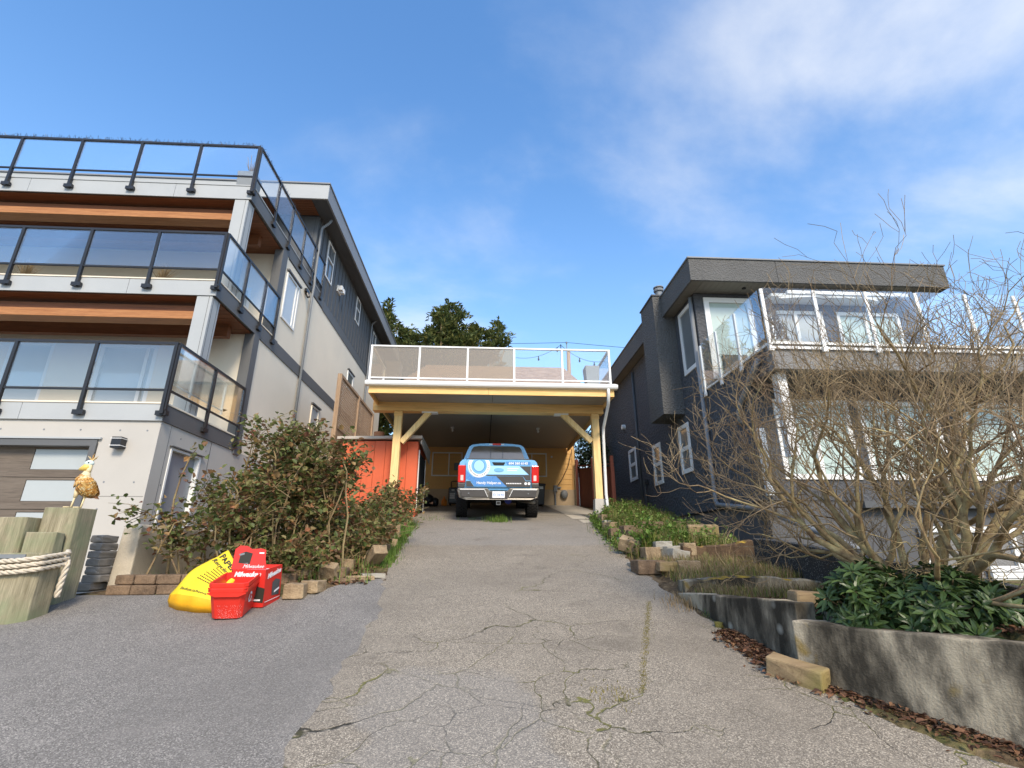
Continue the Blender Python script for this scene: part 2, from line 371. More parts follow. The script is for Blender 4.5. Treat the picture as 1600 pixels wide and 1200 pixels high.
def asphalt(name, c, warm, old):
    g = G(name); v = g.vec(); f = g.vor(170, v, out='Color'); f2 = g.noise(120, 3, .7, v); a = g.noise(.7, 6, .6, v); b = g.noise(3.5, 5, .6, v)
    sp = g.new('ShaderNodeSeparateColor'); g.l.new(f, sp.inputs[0])
    agg = g.ramp(sp.outputs[0], [(0, mul(c, .5)), (.45, mul(c, .95)), (.8, mul(warm, 1.15)), (1, mul(warm, 1.95))])
    col = g.mix(g.mr(a, .35, .65, 0, .55), agg, mul(c, .78)); col = g.mix(g.mr(b, .5, .75, 0, .35), col, mul(warm, 1.15))
    h = g.op('ADD', sp.outputs[1], g.op('MULTIPLY', f2, .7)); strength = .55
    if old:
        n = g.new('ShaderNodeTexNoise'); n.inputs['Scale'].default_value = 1.6; n.inputs['Detail'].default_value = 6; g.l.new(v, n.inputs['Vector'])
        ad = g.new('ShaderNodeVectorMath', operation='MULTIPLY_ADD'); ad.inputs[1].default_value = (.55,.55,.55); g.l.new(n.outputs['Color'], ad.inputs[0]); g.l.new(v, ad.inputs[2])
        def cracks(scale, wdt, m0, m1, msk):
            vv = g.new('ShaderNodeTexVoronoi', feature='DISTANCE_TO_EDGE'); vv.inputs['Scale'].default_value = scale; g.l.new(ad.outputs[0], vv.inputs['Vector'])
            return g.op('MULTIPLY', g.mr(vv.outputs['Distance'], wdt*.3, wdt, 1, 0), g.mr(msk, m0, m1, 0, 1))
        sx = g.new('ShaderNodeSeparateXYZ'); g.l.new(v, sx.inputs[0])
        near = g.mr(sx.outputs[1], 5.6, 4.4, 0, 1)
        m1 = g.op('MULTIPLY', near, g.mr(g.noise(.9, 3, .5, g.vec(loc=(4,2,0))), .42, .52))
        ck = g.op('MAXIMUM', g.op('MULTIPLY', g.mr(sx.outputs[1], 8, 5, .25, 1), cracks(.75, .007, .46, .54, g.noise(.6, 2, .5, g.vec(loc=(1,7,0))))), g.op('MULTIPLY', cracks(2.1, .012, .0, .01, m1), m1))
        ck = g.op('MULTIPLY', ck, g.mr(g.noise(9, 4, .6, v), .3, .5))
        mossy = g.mix(g.mr(g.noise(2.2, 3), .4, .6), (.045,.04,.03), (.17,.16,.05))
        col = g.mix(ck, col, mossy); h = g.op('SUBTRACT', h, g.op('MULTIPLY', ck, 4.))
        # repair patch: newer grey asphalt low in the drive, greyer strip up by the carport
        jx = g.op('ADD', sx.outputs[0], g.op('MULTIPLY', g.op('SUBTRACT', g.noise(2.3, 4, .6, v), .5), .7)); px = g.op('MULTIPLY', g.mr(jx, -.72, -.60), g.mr(jx, .42, .32)); py = g.mr(g.op('ADD', sx.outputs[1], g.op('MULTIPLY', b, .5)), 4.35, 4.15)
        col = g.mix(g.op('MULTIPLY', g.op('MULTIPLY', px, py), .55), col, g.mix(.5, agg, (.255,.245,.23)))
        up = g.mr(g.op('ADD', sx.outputs[1], g.op('MULTIPLY', b, .25)), 9.3, 9.5)
        col = g.mix(g.op('MULTIPLY', up, .55), col, g.mix(.5, agg, (.25,.25,.245)))
        oil = g.mr(g.noise(1.3, 4, .6, g.vec(loc=(9,3,1))), .58, .72, 0, .5)
        col = g.mix(oil, col, mul(c, .55))
    g.col(col); g.set(.92, .25); g.bump(h, strength, .006); return g.mat
m_asph = asphalt('street_asphalt', (.215,.195,.168), (.27,.243,.208), False)
m_drive = asphalt('old_driveway_asphalt', (.255,.215,.163), (.335,.285,.215), True)
m_apron = M('concrete_apron', (.46,.41,.33), .9, .1, 1.3, 70, .3)
def oldwall():
    g = G('stained_concrete'); v = g.vec(); s1 = g.noise(1.6, 6, .6, g.vec((1,1,.45))); s2 = g.noise(5, 6, .65, g.vec((1,1,.35))); b = g.noise(70, 4, .6, v)
    col = g.ramp(g.op('ADD', g.op('MULTIPLY', s1, .65), g.op('MULTIPLY', s2, .35)), [(.44, (.05,.042,.03)), (.50, (.165,.138,.098)), (.57, (.46,.385,.27))])
    col = g.mix(g.mr(g.vor(3.2, v), .16, .06, 0, .8), col, (.45,.42,.34))
    col = g.mix(g.mr(g.noise(2.6, 4, .6, g.vec(loc=(5,1,2))), .62, .70, 0, .7), col, (.26,.17,.03))
    g.col(col); g.set(.93, .2); g.bump(g.op('ADD', b, s2), .6, .012); return g.mat
m_oldwall = oldwall()
def mossy(base, name):
    # orange-green moss cushions growing on the upward faces of a ledge
    m = base.copy(); m.name = name; t = m.node_tree; bs = t.nodes['Principled BSDF']; ge = t.nodes.new('ShaderNodeNewGeometry'); sp = t.nodes.new('ShaderNodeSeparateXYZ'); t.links.new(ge.outputs['Normal'], sp.inputs[0])
    tcn = t.nodes.new('ShaderNodeTexCoord'); no = t.nodes.new('ShaderNodeTexNoise'); no.inputs['Scale'].default_value = 5; no.inputs['Detail'].default_value = 5; t.links.new(tcn.outputs['Object'], no.inputs['Vector'])
    r1 = t.nodes.new('ShaderNodeMapRange'); r1.inputs[1].default_value = .45; r1.inputs[2].default_value = .58; t.links.new(no.outputs[0], r1.inputs[0])
    r2 = t.nodes.new('ShaderNodeMapRange'); r2.inputs[1].default_value = .4; r2.inputs[2].default_value = .8; t.links.new(sp.outputs[2], r2.inputs[0])
    mu = t.nodes.new('ShaderNodeMath'); mu.operation = 'MULTIPLY'; t.links.new(r1.outputs[0], mu.inputs[0]); t.links.new(r2.outputs[0], mu.inputs[1])
    mx = t.nodes.new('ShaderNodeMix'); mx.data_type = 'RGBA'; src = bs.inputs['Base Color'].links[0].from_socket; t.links.new(mu.outputs[0], mx.inputs[0]); t.links.new(src, mx.inputs[6]); mx.inputs[7].default_value = (.40,.25,.035,1)
    t.links.new(mx.outputs[2], bs.inputs['Base Color']); return m
m_mledge = mossy(m_ledge, 'mossy_rotten_timber'); m_mwall = mossy(m_oldwall, 'mossy_stained_concrete')
def aggmat():
    g = G('exposed_aggregate'); v = g.vec(); d = g.vor(85, v, out='Color'); dd = g.vor(85, v); sp = g.new('ShaderNodeSeparateColor'); g.l.new(d, sp.inputs[0])
    g.col(g.mix(g.mr(dd, .25, .5), g.ramp(sp.outputs[0], [(.3, (.05,.048,.045)), (.8, (.22,.2,.18)), (.97, (.5,.47,.42))]), (.03,.03,.028))); g.set(.8, .4); g.bump(dd, -.9, .01); return g.mat
m_agg = aggmat()
m_bark = None
def barkmat():
    g = G('lichen_bark'); v = g.vec(); a = g.noise(7, 5, .65, v); b = g.noise(60, 4, .6, v)
    col = g.ramp(a, [(.33, (.16,.10,.055)), (.5, (.34,.25,.125)), (.68, (.52,.43,.21))]); col = g.mix(g.mr(b, .5, .7, 0, .4), col, (.10,.06,.04))
    g.col(col); g.set(.9, .2); g.bump(b, .5, .004); return g.mat
m_bark = barkmat()
m_twig = M('twig_bark', (.19,.115,.07), .85, .3, 2.0, 40, c2=(.42,.31,.16))
m_cane = M('rose_cane', (.20,.11,.065), .8, .3, 6, 40, c2=(.32,.25,.11))
m_rose = leafmat('rose_leaf', [(0, (.085,.12,.03)), (.3, (.16,.19,.05)), (.52, (.25,.235,.08)), (.7, (.30,.19,.08)), (.84, (.18,.07,.045)), (.94, (.44,.28,.10)), (1, (.36,.12,.06))], .5, .3)
m_rhodo = leafmat('rhododendron_leaf', [(0, (.024,.048,.014)), (.6, (.048,.09,.022)), (1, (.11,.165,.045))], .34, .14)
m_conif = leafmat('conifer_needles', [(0, (.04,.06,.018)), (.45, (.10,.135,.035)), (.8, (.20,.21,.055)), (1, (.30,.26,.07))], .6, .2)
m_laurel = leafmat('laurel_leaf', [(0, (.015,.03,.012)), (1, (.05,.085,.03))], .35, .15)
m_grass = leafmat('weed_blades', [(0, (.10,.15,.025)), (.5, (.23,.28,.05)), (.8, (.38,.36,.09)), (1, (.44,.32,.13))], .6, .3)
m_green2 = leafmat('fresh_weeds', [(0, (.07,.14,.02)), (.6, (.15,.27,.04)), (1, (.28,.36,.08))], .6, .3)
m_dry = leafmat('dry_grass', [(0, (.30,.20,.10)), (.6, (.42,.30,.16)), (1, (.22,.15,.07))], .8, .2)
m_litter = leafmat('fallen_leaves', [(0, (.06,.028,.018)), (.5, (.15,.065,.035)), (.85, (.25,.12,.06)), (1, (.33,.20,.10))], .8, .1)
m_moss = leafmat('moss', [(0, (.14,.125,.03)), (.6, (.24,.20,.05)), (1, (.32,.25,.06))], .95, .1)
# ================================================================== ground
def xR2(y): return xR(y) if y > 2.2 else 3.1+(2.2-y)*.72
def ytop(x): return float(np.interp(x, [-40, -4.15, -3.0, -2.25, -2.05, -1.85, -1.7, -1.25, -.9], [6.2, 6.18, 6.15, 6.0, 6.0, 6.2, 6.5, 6.98, 7.2]))
def in_asph(x, y):
    if .5 < y < 19.2 and xL(y)+.03 < x < xR2(y)-.03: return True
    if y <= .5: return True
    return x <= xL(y) and y < ytop(x)-.03
def lin(segs):
    o = []
    for a, b, s in segs: o += list(np.arange(a, b-1e-6, s))
    return o+[segs[-1][1]]
xs = lin([(-300,-60,60),(-60,-16,6),(-16,-6,.5),(-6,6,.1),(6,16,.5),(16,60,6),(60,300,60)]); ys = lin([(-60,-4,8),(-4,1,.4),(1,15,.1),(15,22,.4),(22,60,3),(60,300,40)])
mb = MB(); nx = len(xs)
gr = random.Random(3)
for y in ys:
    for x in xs:
        z = gz(x, y)-(.05 if in_asph(x, y) else 0)
        if not in_asph(x, y) and 1 < y < 15 and -5 < x < 5: z += gr.uniform(-.015, .02)
        mb.v.append((x, y, z))
for j in range(len(ys)-1):
    for i in range(nx-1):
        a = j*nx+i; mb.f.append((a, a+1, a+nx+1, a+nx)); mb.m.append(0)
B(mb, 'ground', m_soil, label='brown garden soil and rough ground of the slope', kind='structure', smooth=True)
def sheet(name, y0, y1, dy, fx0, fx1, nxx, dz, mat, label):
    mb = MB(); yy = list(np.arange(y0, y1-1e-6, dy))+[y1]
    for y in yy:
        a, b = fx0(y), fx1(y)
        for i in range(nxx+1):
            x = a+(b-a)*i/nxx; mb.v.append((x, y, (zd(y) if name == 'driveway' else gz(x, y))+dz))
    for j in range(len(yy)-1):
        for i in range(nxx):
            a = j*(nxx+1)+i; mb.f.append((a, a+1, a+nxx+2, a+nxx+1)); mb.m.append(0)
    return B(mb, name, mat, label=label, kind='structure', smooth=True)
er = random.Random(5); ej = {}
def rag(y, a=.025): return a*math.sin(y*7.3)+a*.7*math.sin(y*17.1+1)+a*.5*math.sin(y*41+2)
sheet('driveway', .5, 19.25, .1, lambda y: xL(y)+rag(y), lambda y: xR2(y)+rag(y+9), 14, .004, m_drive, 'cracked tan asphalt driveway running up to the carport')
# street: x-marching strips so that its far edge follows the planting bed
mb = MB(); sx_ = lin([(-40,-6,1.5),(-6,-.9,.1)]); NY = 60
for x in sx_:
    yt = ytop(x)
    for k in range(NY+1):
        t = k/NY; y = -4+(yt+4)*t
        mb.v.append((min(x, xL(y)+rag(y)+.03), y, gz(x, y)+.0005))
for i in range(len(sx_)-1):
    for k in range(NY):
        a = i*(NY+1)+k; mb.f.append((a, a+NY+1, a+NY+2, a+1)); mb.m.append(0)
mb.add([(-40,-60,-.352),(40,-60,-.352),(40,-4,-.352),(-40,-4,-.352)], [(0,1,2,3)])
yy = [-4,-3,-2,-1,-.5,0,.45]
for a, b in zip(yy[:-1], yy[1:]):
    mb.add([(-1.0,a,zd(a)+.0005),(40,a,zd(a)+.0005),(40,b,zd(b)+.0005),(-1.0,b,zd(b)+.0005)], [(0,1,2,3)])
B(mb, 'street', m_asph, label='grey asphalt of the lane in front of the houses', kind='structure', smooth=True)
sheet('garage_apron', 6.05, 8.8, .25, lambda y: -16, lambda y: -4.45, 40, .012, m_apron, 'pale concrete apron in front of the garage door')
# carport side pad of old concrete on the right
mb = MB()
for k, (x0, x1, y0, y1) in enumerate(((2.35,3.5,14.6,19.2),(2.3,2.75,13.2,14.5),(2.42,2.7,12.4,13.05))):
    n = 8
    for j in range(n):
        a = y0+(y1-y0)*j/n; b = y0+(y1-y0)*(j+1)/n
        mb.add([(x0,a,zd(a)+.012),(x1,a,zd(a)+.012),(x1,b,zd(b)+.012),(x0,b,zd(b)+.012)], [(0,1,2,3)])
B(mb, 'concrete_path', m_apron, label='broken concrete slabs beside the carport wall', kind='structure')

# ================================================================== left house
LX = -5.6
H = T('modern_house', 'modern three-deck house with cream walls, grey fascias and black glass railings', 'house', (-10.8, 8.75, 1.12))
g1 = MB(); g1.box(-6.55, LX, 8.75, 9.05, 1.0, 3.67); g1.box(-11.7, -6.55, 8.75, 9.05, 3.27, 3.67); g1.box(-16, -11.7, 8.75, 9.05, 1.0, 3.67)
cw = B(g1, 'concrete_wall', m_conc, H)
# side ground-floor wall with the door opening
s1 = MB(); s1.box(LX-.3, LX-.003, 9.05, 9.17, 1.0, 3.668); s1.box(LX-.3, LX-.003, 10.17, 26, 1.0, 3.668); s1.box(LX-.3, LX-.003, 9.17, 10.17, 3.30, 3.668)
B(s1, 'side_wall', m_conc, H)
jm = MB()
jm.box(-6.5, LX-.02, 8.748, 8.752, 2.385, 2.39); jm.box(LX-.004, LX+.001, 9.05, 9.056, 1.2, 3.66); jm.box(LX-.004, LX+.001, 10.45, 10.456, 1.2, 3.66)
B(jm, 'panel_joint', m_dark, cw)
tie = MB().tube([(0,0,0),(0,.004,0)], .016, 8).mesh('tie_hole', m_gpipe)
for x, z in ((-6.25,3.5),(-5.8,3.5),(-6.9,3.5),(-7.5,3.5),(-8.2,3.5),(-6.3,2.62),(-5.82,2.62),(-6.3,2.18),(-5.82,2.18),(-6.3,1.35)): I(tie, 'tie_hole', cw, (x, 8.747, z))
for y, z in ((9.1,2.62),(9.1,2.18),(10.3,2.62),(10.3,3.45),(9.4,3.5)): I(tie, 'tie_hole', cw, (LX+.002, y, z), (0,0,R(90)))
# garage door: four sections, each with oak panel and a frosted light
gd = B(box1(-11.65, -6.6, 8.93, 8.955, 1.13, 3.26), 'garage_door', m_dark, H)
for k in range(4):
    z0 = 1.14+.525*k
    pm = MB(); pm.box(-11.6, -7.66, 8.89, 8.93, z0, z0+.515); pm.box(-7.66, -6.68, 8.89, 8.93, z0, z0+.125); pm.box(-7.66, -6.68, 8.89, 8.93, z0+.475, z0+.515); pm.box(-6.74, -6.68, 8.889, 8.929, z0+.125, z0+.475)
    s = B(pm, 'door_section', m_gdoor, gd)
    B(box1(-7.655, -6.745, 8.9, 8.925, z0+.13, z0+.47), 'glass_light', m_frost, gd)
fr = MB(); fr.box(-6.66, -6.56, 8.72, 8.88, 1.12, 3.33); fr.box(-11.7, -6.66, 8.72, 8.88, 3.22, 3.33)
B(fr, 'garage_frame', m_darkband, H); B(box1(-11.7,-6.5,8.70,8.75,3.335,3.365), 'garage_drip_cap', m_greyfas, H)
# side door
dr = B(box1(LX-.12, LX-.08, 9.2, 10.14, 1.14, 3.26), 'side_door', m_greydoor, H)
fm = MB(); fm.box(LX-.12, LX+.012, 9.17, 9.215, 1.12, 3.30); fm.box(LX-.12, LX+.012, 10.125, 10.17, 1.12, 3.30); fm.box(LX-.12, LX+.012, 9.215, 10.125, 3.255, 3.30)
B(fm, 'door_frame', m_white, dr); B(box1(LX-.005, LX+.05, 9.12, 10.22, 3.305, 3.325), 'drip_cap', m_darkband, dr)
hm = MB(); hm.box(LX-.08, LX-.05, 10.0, 10.06, 2.0, 2.24); hm.tube([(LX-.05,10.03,2.05),(LX-.02,10.03,2.05),(LX-.02,9.93,2.05)], .012, 6); B(hm, 'handle', m_black, dr)
# wall light
lm = MB(); lm.box(-6.25,-6.09,8.60,8.745,3.17,3.36); lt = B(lm, 'wall_light', m_black, H, bevel=.006)
B(MB().box(-6.26,-6.08,8.59,8.745,3.205,3.215).box(-6.26,-6.08,8.59,8.745,3.325,3.335), 'trim_ring', m_white, lt)
# decks
def deck(y0, y1, z0, z1, joints, soffit, capm):
    d = B(box1(-16, LX-.02, y0+.03, y1, z0+.02, z1-.01), 'deck_slab', m_darkband, H)
    xs_ = [-16]+joints+[LX+.02]
    for a, b in zip(xs_[:-1], xs_[1:]): B(box1(a+.004, b-.004 if b < LX else b, y0, y0+.028, z0, z1), 'fascia_panel', m_greyfas, d, bevel=.002)
    ys_ = list(np.arange(y0+.03, y1+.25, 2.4))+[y1+.3]
    for a, b in zip(ys_[:-1], ys_[1:]): B(box1(LX-.02, LX+.02, a+.003, b-.003, z0, z1), 'side_fascia_panel', m_darkband if y0 > 0 else m_greyfas, d)  # side fascias: same panel as the front, shade painted in by a darker colour
    B(MB().box(-16, LX+.035, y0-.015, y0+.06, z1+.002, z1+.03).box(LX-.04, LX+.035, y0+.06, y1, z1+.002, z1+.03), 'cap_flashing', capm, d)
    if soffit:
        n = 14
        for k in range(n):
            a = y0+.06+(y1-y0-.1)*k/n; b = y0+.06+(y1-y0-.1)*(k+1)/n
            B(box1(-16, LX-.06, a+.004, b-.004, z0-.012, z0+.01), 'soffit_board', m_wsoff, d)
    return d
D1 = deck(8.71, 11.4, 3.67, 3.97, [-13.2, -10.4, -7.95], False, m_cream)
D2 = deck(9.48, 12.35, 6.52, 6.86, [-13, -9.9, -7.35], True, m_cream)
D3 = deck(10.06, 15.3, 9.38, 9.74, [-13.6, -10.6, -7.35], True, m_greyfas)
for (y, z0, z1) in ((9.78, 6.10, 6.42), (10.36, 8.96, 9.28)):
    B(box1(-16, -5.96, y, y+.22, z0+.16, z1), 'upper_beam_board', m_wsoff, H)
    B(box1(-16, -5.96, y-.09, y+.23, z0-.02, z0+.155), 'glulam_beam', m_wbeam, H, bevel=.008)
    B(box1(-16, -5.96, y+1.1, y+1.25, z1-.2, z1+.09), 'rear_beam', m_wsoff, H)
for (y, z0, z1) in ((9.50, 3.985, 6.51), (10.08, 6.88, 9.37)):
    c = B(box1(-5.95, -5.64, y, y+.31, z0, z1), 'column', m_greyfas, H, bevel=.003)
    B(MB().box(-5.951,-5.639,y-.006,y+.316,z0+.01,z1-.01) if False else MB().box(-5.705,-5.70,y-.003,y+.003,z0,z1).box(-5.643,-5.637,y+.06,y+.066,z0,z1).box(-5.643,-5.637,y+.24,y+.246,z0,z1), 'cladding_joint', m_dark, c)
# upper walls
def opening_wall(x0, x1, y, th, z0, z1, ops, name, mat):
    # frontal wall (facing -y) with rectangular openings
    m = MB(); cur = x0
    for (a, b, c, d) in sorted(ops):
        m.box(cur, a, y, y+th, z0, z1)
        if c > z0: m.box(a, b, y, y+th, z0, c)
        if d < z1: m.box(a, b, y, y+th, d, z1)
        cur = b
    m.box(cur, x1, y, y+th, z0, z1); return B(m, name, mat, H)
def fwin(par, x0, x1, z0, z1, y, fm, pm, mull=(), t=.06, name='window', dep=.07):
    f = MB(); f.box(x0, x1, y-.025, y+dep, z1-t, z1); f.box(x0, x1, y-.025, y+dep, z0, z0+t); f.box(x0, x0+t, y-.025, y+dep, z0+t, z1-t); f.box(x1-t, x1, y-.025, y+dep, z0+t, z1-t)
    for q in mull: f.box(q-t*.45, q+t*.45, y-.02, y+dep, z0+t, z1-t)
    o = B(f, name, fm, par, bevel=.004); xs_ = [x0+t]+list(mull)+[x1-t]
    for a, b in zip(xs_[:-1], xs_[1:]): B(box1(a, b, y+.03, y+.04, z0+t, z1-t), 'pane', pm, o)
    return o
def swin(par, y0, y1, z0, z1, x, s, fm, pm, mz=(), my=(), t=.06, name='window', proud=.03):
    # side window; s = +1 faces +x, -1 faces -x
    def bx(a, b, c, d, e=0.): 
        xa, xb = sorted((x-s*.07, x+s*(proud-e))); return (xa, xb, a, b, c, d)
    f = MB(); f.box(*bx(y0,y1,z1-t,z1)); f.box(*bx(y0,y1,z0,z0+t)); f.box(*bx(y0,y0+t,z0+t,z1-t)); f.box(*bx(y1-t,y1,z0+t,z1-t))
    for q in mz: f.box(*bx(y0+t,y1-t,q-t*.5,q+t*.5,.004))
    for q in my: f.box(*bx(q-t*.5,q+t*.5,z0+t,z1-t,.004))
    o = B(f, name, fm, par, bevel=.004); zs = [z0+t]+list(mz)+[z1-t]
    for a, b in zip(zs[:-1], zs[1:]):
        xa, xb = sorted((x-s*.03, x+s*.002)); B(box1(xa, xb, y0+t, y1-t, a, b), 'pane', pm, o)
    return o
opening_wall(-16, LX-.001, 11.4, .2, 3.97, 6.52, [(-9.05,-7.75,4.0,6.2),(-11.1,-10.1,4.0,6.2)], 'second_storey_wall', m_cream)
fwin(H, -9.05, -7.75, 4.0, 6.2, 11.42, m_white, m_wlite, (-7.98,), .09, 'patio_door'); fwin(H, -11.1, -10.1, 4.0, 6.2, 11.42, m_white, m_wlite, (), .07, 'patio_door')
opening_wall(-16, LX-.001, 12.35, .2, 6.86, 9.38, [(-8.1,-6.35,6.95,8.3),(-10.6,-8.75,6.95,8.3)], 'third_storey_wall', m_cream)
fwin(H, -8.1, -6.35, 6.95, 8.3, 12.37, m_white, m_wlite, (-7.2,-6.75), .08); fwin(H, -10.6, -8.75, 6.95, 8.3, 12.37, m_white, m_win, (-10.1,), .08)
sw = MB(); sw.box(LX-.25, LX-.002, 11.6, 26, 3.67, 6.5); sw.box(LX-.25, LX-.002, 12.55, 26, 6.83, 9.35); B(sw, 'cream_side_wall', m_cream, H)
B(box1(LX-.1, LX+.022, 11.72, 26, 6.5, 6.83), 'side_band', m_darkband, H); B(box1(LX-.1, LX+.022, 15.62, 26, 9.34, 9.68), 'side_band', m_darkband, H)
B(box1(LX-.2, LX+.03, 11.35, 11.62, 3.6, 6.515), 'corner_trim', m_darkband, H); B(box1(LX-.2, LX+.03, 12.1, 12.42, 6.865, 9.375), 'corner_trim', m_darkband, H)
# top storey: board and batten
B(MB().box(LX-.3, LX-.002, 14.3, 26, 9.68, 12.1).box(-16, LX-.3, 14.3, 14.5, 9.72, 12.1), 'top_storey_wall', m_battn, H)
bt = box1(-.012, .012, -.02, .02, 0, 2.35).mesh('batten', m_battn)
for k in range(29): I(bt, 'batten', H, (LX+.008, 14.5+.4*k, 9.72))
bt2 = box1(-.02, .02, -.012, .012, 0, 2.35).mesh('batten_front', m_battn)
for k in range(6): I(bt2, 'batten', H, (-5.75-.4*k, 14.29, 9.74))
rf = B(MB().box(-16, -5.14, 13.44, 27.5, 12.14, 12.6), 'roof', m_battn, H)
B(MB().box(-16, -5.08, 13.38, 13.44, 12.1, 12.64), 'roof_fascia', m_greyfas, rf); B(MB().box(-5.14, -5.08, 13.44, 27.5, 12.1, 12.64), 'side_roof_fascia', m_roofgrey, rf)
B(MB().box(-16, -5.05, 13.34, 13.47, 12.645, 12.69).box(-5.17,-5.05,13.47,27.5,12.645,12.69), 'roof_edge_cap', m_roofgrey, rf)
sfw = box1(-16, -5.62, 0, .105, 0, .015).mesh('soffit_plank', m_wsoff)
for k in range(7): I(sfw, 'soffit_board', rf, (0, 13.46+.117*k, 12.12))
# side windows
swin(H, 12.6, 13.55, 7.58, 8.98, LX, 1, m_white, m_wlite, (), (13.35,)); swin(H, 15.4, 16.15, 10.55, 11.95, LX, 1, m_white, m_win, (11.35,)); swin(H, 19.55, 20.2, 10.88, 12.0, LX, 1, m_white, m_win, (11.5,))
swin(H, 22.9, 23.6, 10.6, 11.9, LX, 1, m_white, m_win); swin(H, 19.4, 20.3, 7.8, 8.55, LX, 1, m_white, m_win); swin(H, 15.85, 16.6, 4.3, 6.05, LX, 1, m_cream, m_wlite); swin(H, 22.6, 23.5, 5.0, 6.4, LX, 1, m_darkband, m_win)
for y0, y1, z in ((12.55,13.6,9.0),(15.8,16.65,6.07),(19.35,20.35,8.57)): B(box1(LX, LX+.07, y0, y1, z, z+.05), 'window_head', m_darkband, H)
for (y, zt, zb) in ((14.42, 11.75, 3.0), (22.3, 12.0, 4.0)):
    d = MB(); d.tube([(LX+.35,y,zt+.32),(LX+.3,y,zt+.2),(LX+.09,y,zt),(LX+.07,y,zt-.1),(LX+.07,y,9.9),(LX+.09,y,9.6),(LX+.07,y,9.2),(LX+.07,y,zb)], .042, 8); B(d, 'downspout', m_gpipe, H, smooth=True)
fl = MB(); fl.box(LX, LX+.05, 16.85, 17.25, 10.75, 11.0); fo = B(fl, 'flood_light', m_white, H)
B(MB().box(LX+.05, LX+.2, 16.85, 17.0, 10.8, 10.98).box(LX+.05, LX+.2, 17.1, 17.25, 10.8, 10.98), 'lamp_head', m_white, fo, bevel=.01)
fl = MB(); fl.box(LX+.02, LX+.09, 13.9, 14.15, 9.1, 9.2); fl.tube([(LX+.05,14.02,9.1),(LX+.12,14.02,8.95)], .05, 8); B(fl, 'security_camera', m_black, H)
def railing(par, pts, spac, ztop, zpost, rail_m, post_m, glass_m, out=(0,0), pw=.055, zlow=None, side_mount=True):
    """pts: polyline (x,y) ; spac: list of post fractions per run"""
    tr = MB()
    for (a, b) in zip(pts[:-1], pts[1:]): tr.bar((*a, ztop), (*b, ztop), .05 if a[0] != b[0] else .05, .05)
    t = B(tr, 'railing', rail_m, par)
    zl = zlow if zlow else ztop-.88
    for (a, b), fr_ in zip(zip(pts[:-1], pts[1:]), spac):
        a = Vector(a); b = Vector(b)
        pp = [a.lerp(b, f) for f in fr_]
        d = (b-a).normalized()
        for q in pp:
            p = MB().box(q.x-pw/2, q.x+pw/2, q.y-pw/2, q.y+pw/2, zpost, ztop-.025)
            if side_mount:
                e = .09
                p.box(q.x-(e if d.x else pw/2+.004), q.x+(e if d.x else pw/2+.004), q.y-(e if d.y else pw/2+.004), q.y+(e if d.y else pw/2+.004), zpost+.01, zpost+.09)
            B(p, 'post', post_m, t)
        for q0, q1 in zip(pp[:-1], pp[1:]):
            B(MB().bar((q0.x,q0.y,zl), (q1.x,q1.y,zl), .03, .035), 'bottom_rail', rail_m, t)
            g0 = q0.lerp(q1, .03); g1_ = q0.lerp(q1, .97)
            B(MB().bar((g0.x,g0.y,(zl+ztop)/2), (g1_.x,g1_.y,(zl+ztop)/2), ztop-zl-.06, .01, up=(d.y,-d.x,0)), 'glass_pane', glass_m, t)
    return t
def fr_from(xs_, a, b): return [(x-a)/(b-a) for x in xs_]
e = -.05
xf = lambda n, x0: [x0-1.37*k for k in range(n)]
P1 = xf(8, LX+.02)
railing(H, [(LX+.045, 8.66), (P1[-1], 8.66)], [fr_from(P1, LX+.045, P1[-1])], 5.09, 3.74, m_black, m_black, m_glassr)
railing(H, [(LX+.05, 8.68), (LX+.05, 11.33)], [[.0, .5, .99]], 5.09, 3.76, m_black, m_black, m_glassr)
railing(H, [(LX+.045, 9.43), (P1[-1], 9.43)], [fr_from(P1, LX+.045, P1[-1])], 7.98, 6.62, m_black, m_black, m_glassr)
railing(H, [(LX+.05, 9.45), (LX+.05, 12.3)], [[0, .36, .70, .99]], 7.98, 6.64, m_black, m_black, m_glassr)
r3 = railing(H, [(LX+.045, 10.01), (P1[-1], 10.01)], [fr_from(P1, LX+.045, P1[-1])], 10.86, 9.48, m_black, m_black, m_glass)
railing(H, [(LX+.05, 10.03), (LX+.05, 15.25)], [[0, .235, .43, .62, .80, .99]], 10.86, 9.50, m_black, m_black, m_glass)
sp = MB()
for k in range(420):
    x = rng.uniform(-15, LX); a = rng.uniform(-.05,.05); sp.bar((x,10.01,10.88),(x+a,10.01+rng.uniform(-.05,.05),10.88+rng.uniform(.05,.1)), .004, .004)
for k in range(180):
    y = rng.uniform(10.05, 15.2); sp.bar((LX+.05,y,10.88),(LX+.05+rng.uniform(-.05,.05),y+rng.uniform(-.05,.05),10.88+rng.uniform(.05,.1)), .004, .004)
B(sp, 'bird_spikes', m_black, r3, kind='stuff')
# deck planters (lift-away things)
def planter(x, y, z, w_, h, label, twigs, leafm, group=None, mat=None):
    p = T('planter', label, 'planter', (x, y, z), group)
    m = MB(); m.loft([[(x+a*w_*s,y+b*w_*s,z+h*t) for a,b in ((-.5,-.5),(.5,-.5),(.5,.5),(-.5,.5))] for s,t in ((.85,0),(1,1),(.88,1),(.84,.85))]); B(m, 'pot', mat or m_greydoor, p, bevel=.01)
    return p, z+h*.85
p, zt = planter(-5.95, 10.5, 9.77, .42, .62, 'grey planter with bare twigs at the roof deck corner', 1, None)
m = MB()
for k in range(9):
    a = rng.uniform(0,6.28); m.tube([(-5.95,10.5,zt),(-5.95+.05*math.cos(a),10.5+.05*math.sin(a),zt+.25),(-5.95+.14*math.cos(a),10.5+.14*math.sin(a),zt+rng.uniform(.4,.65))], [.018,.012,.004], 5)
B(m, 'twigs', m_twig, p)
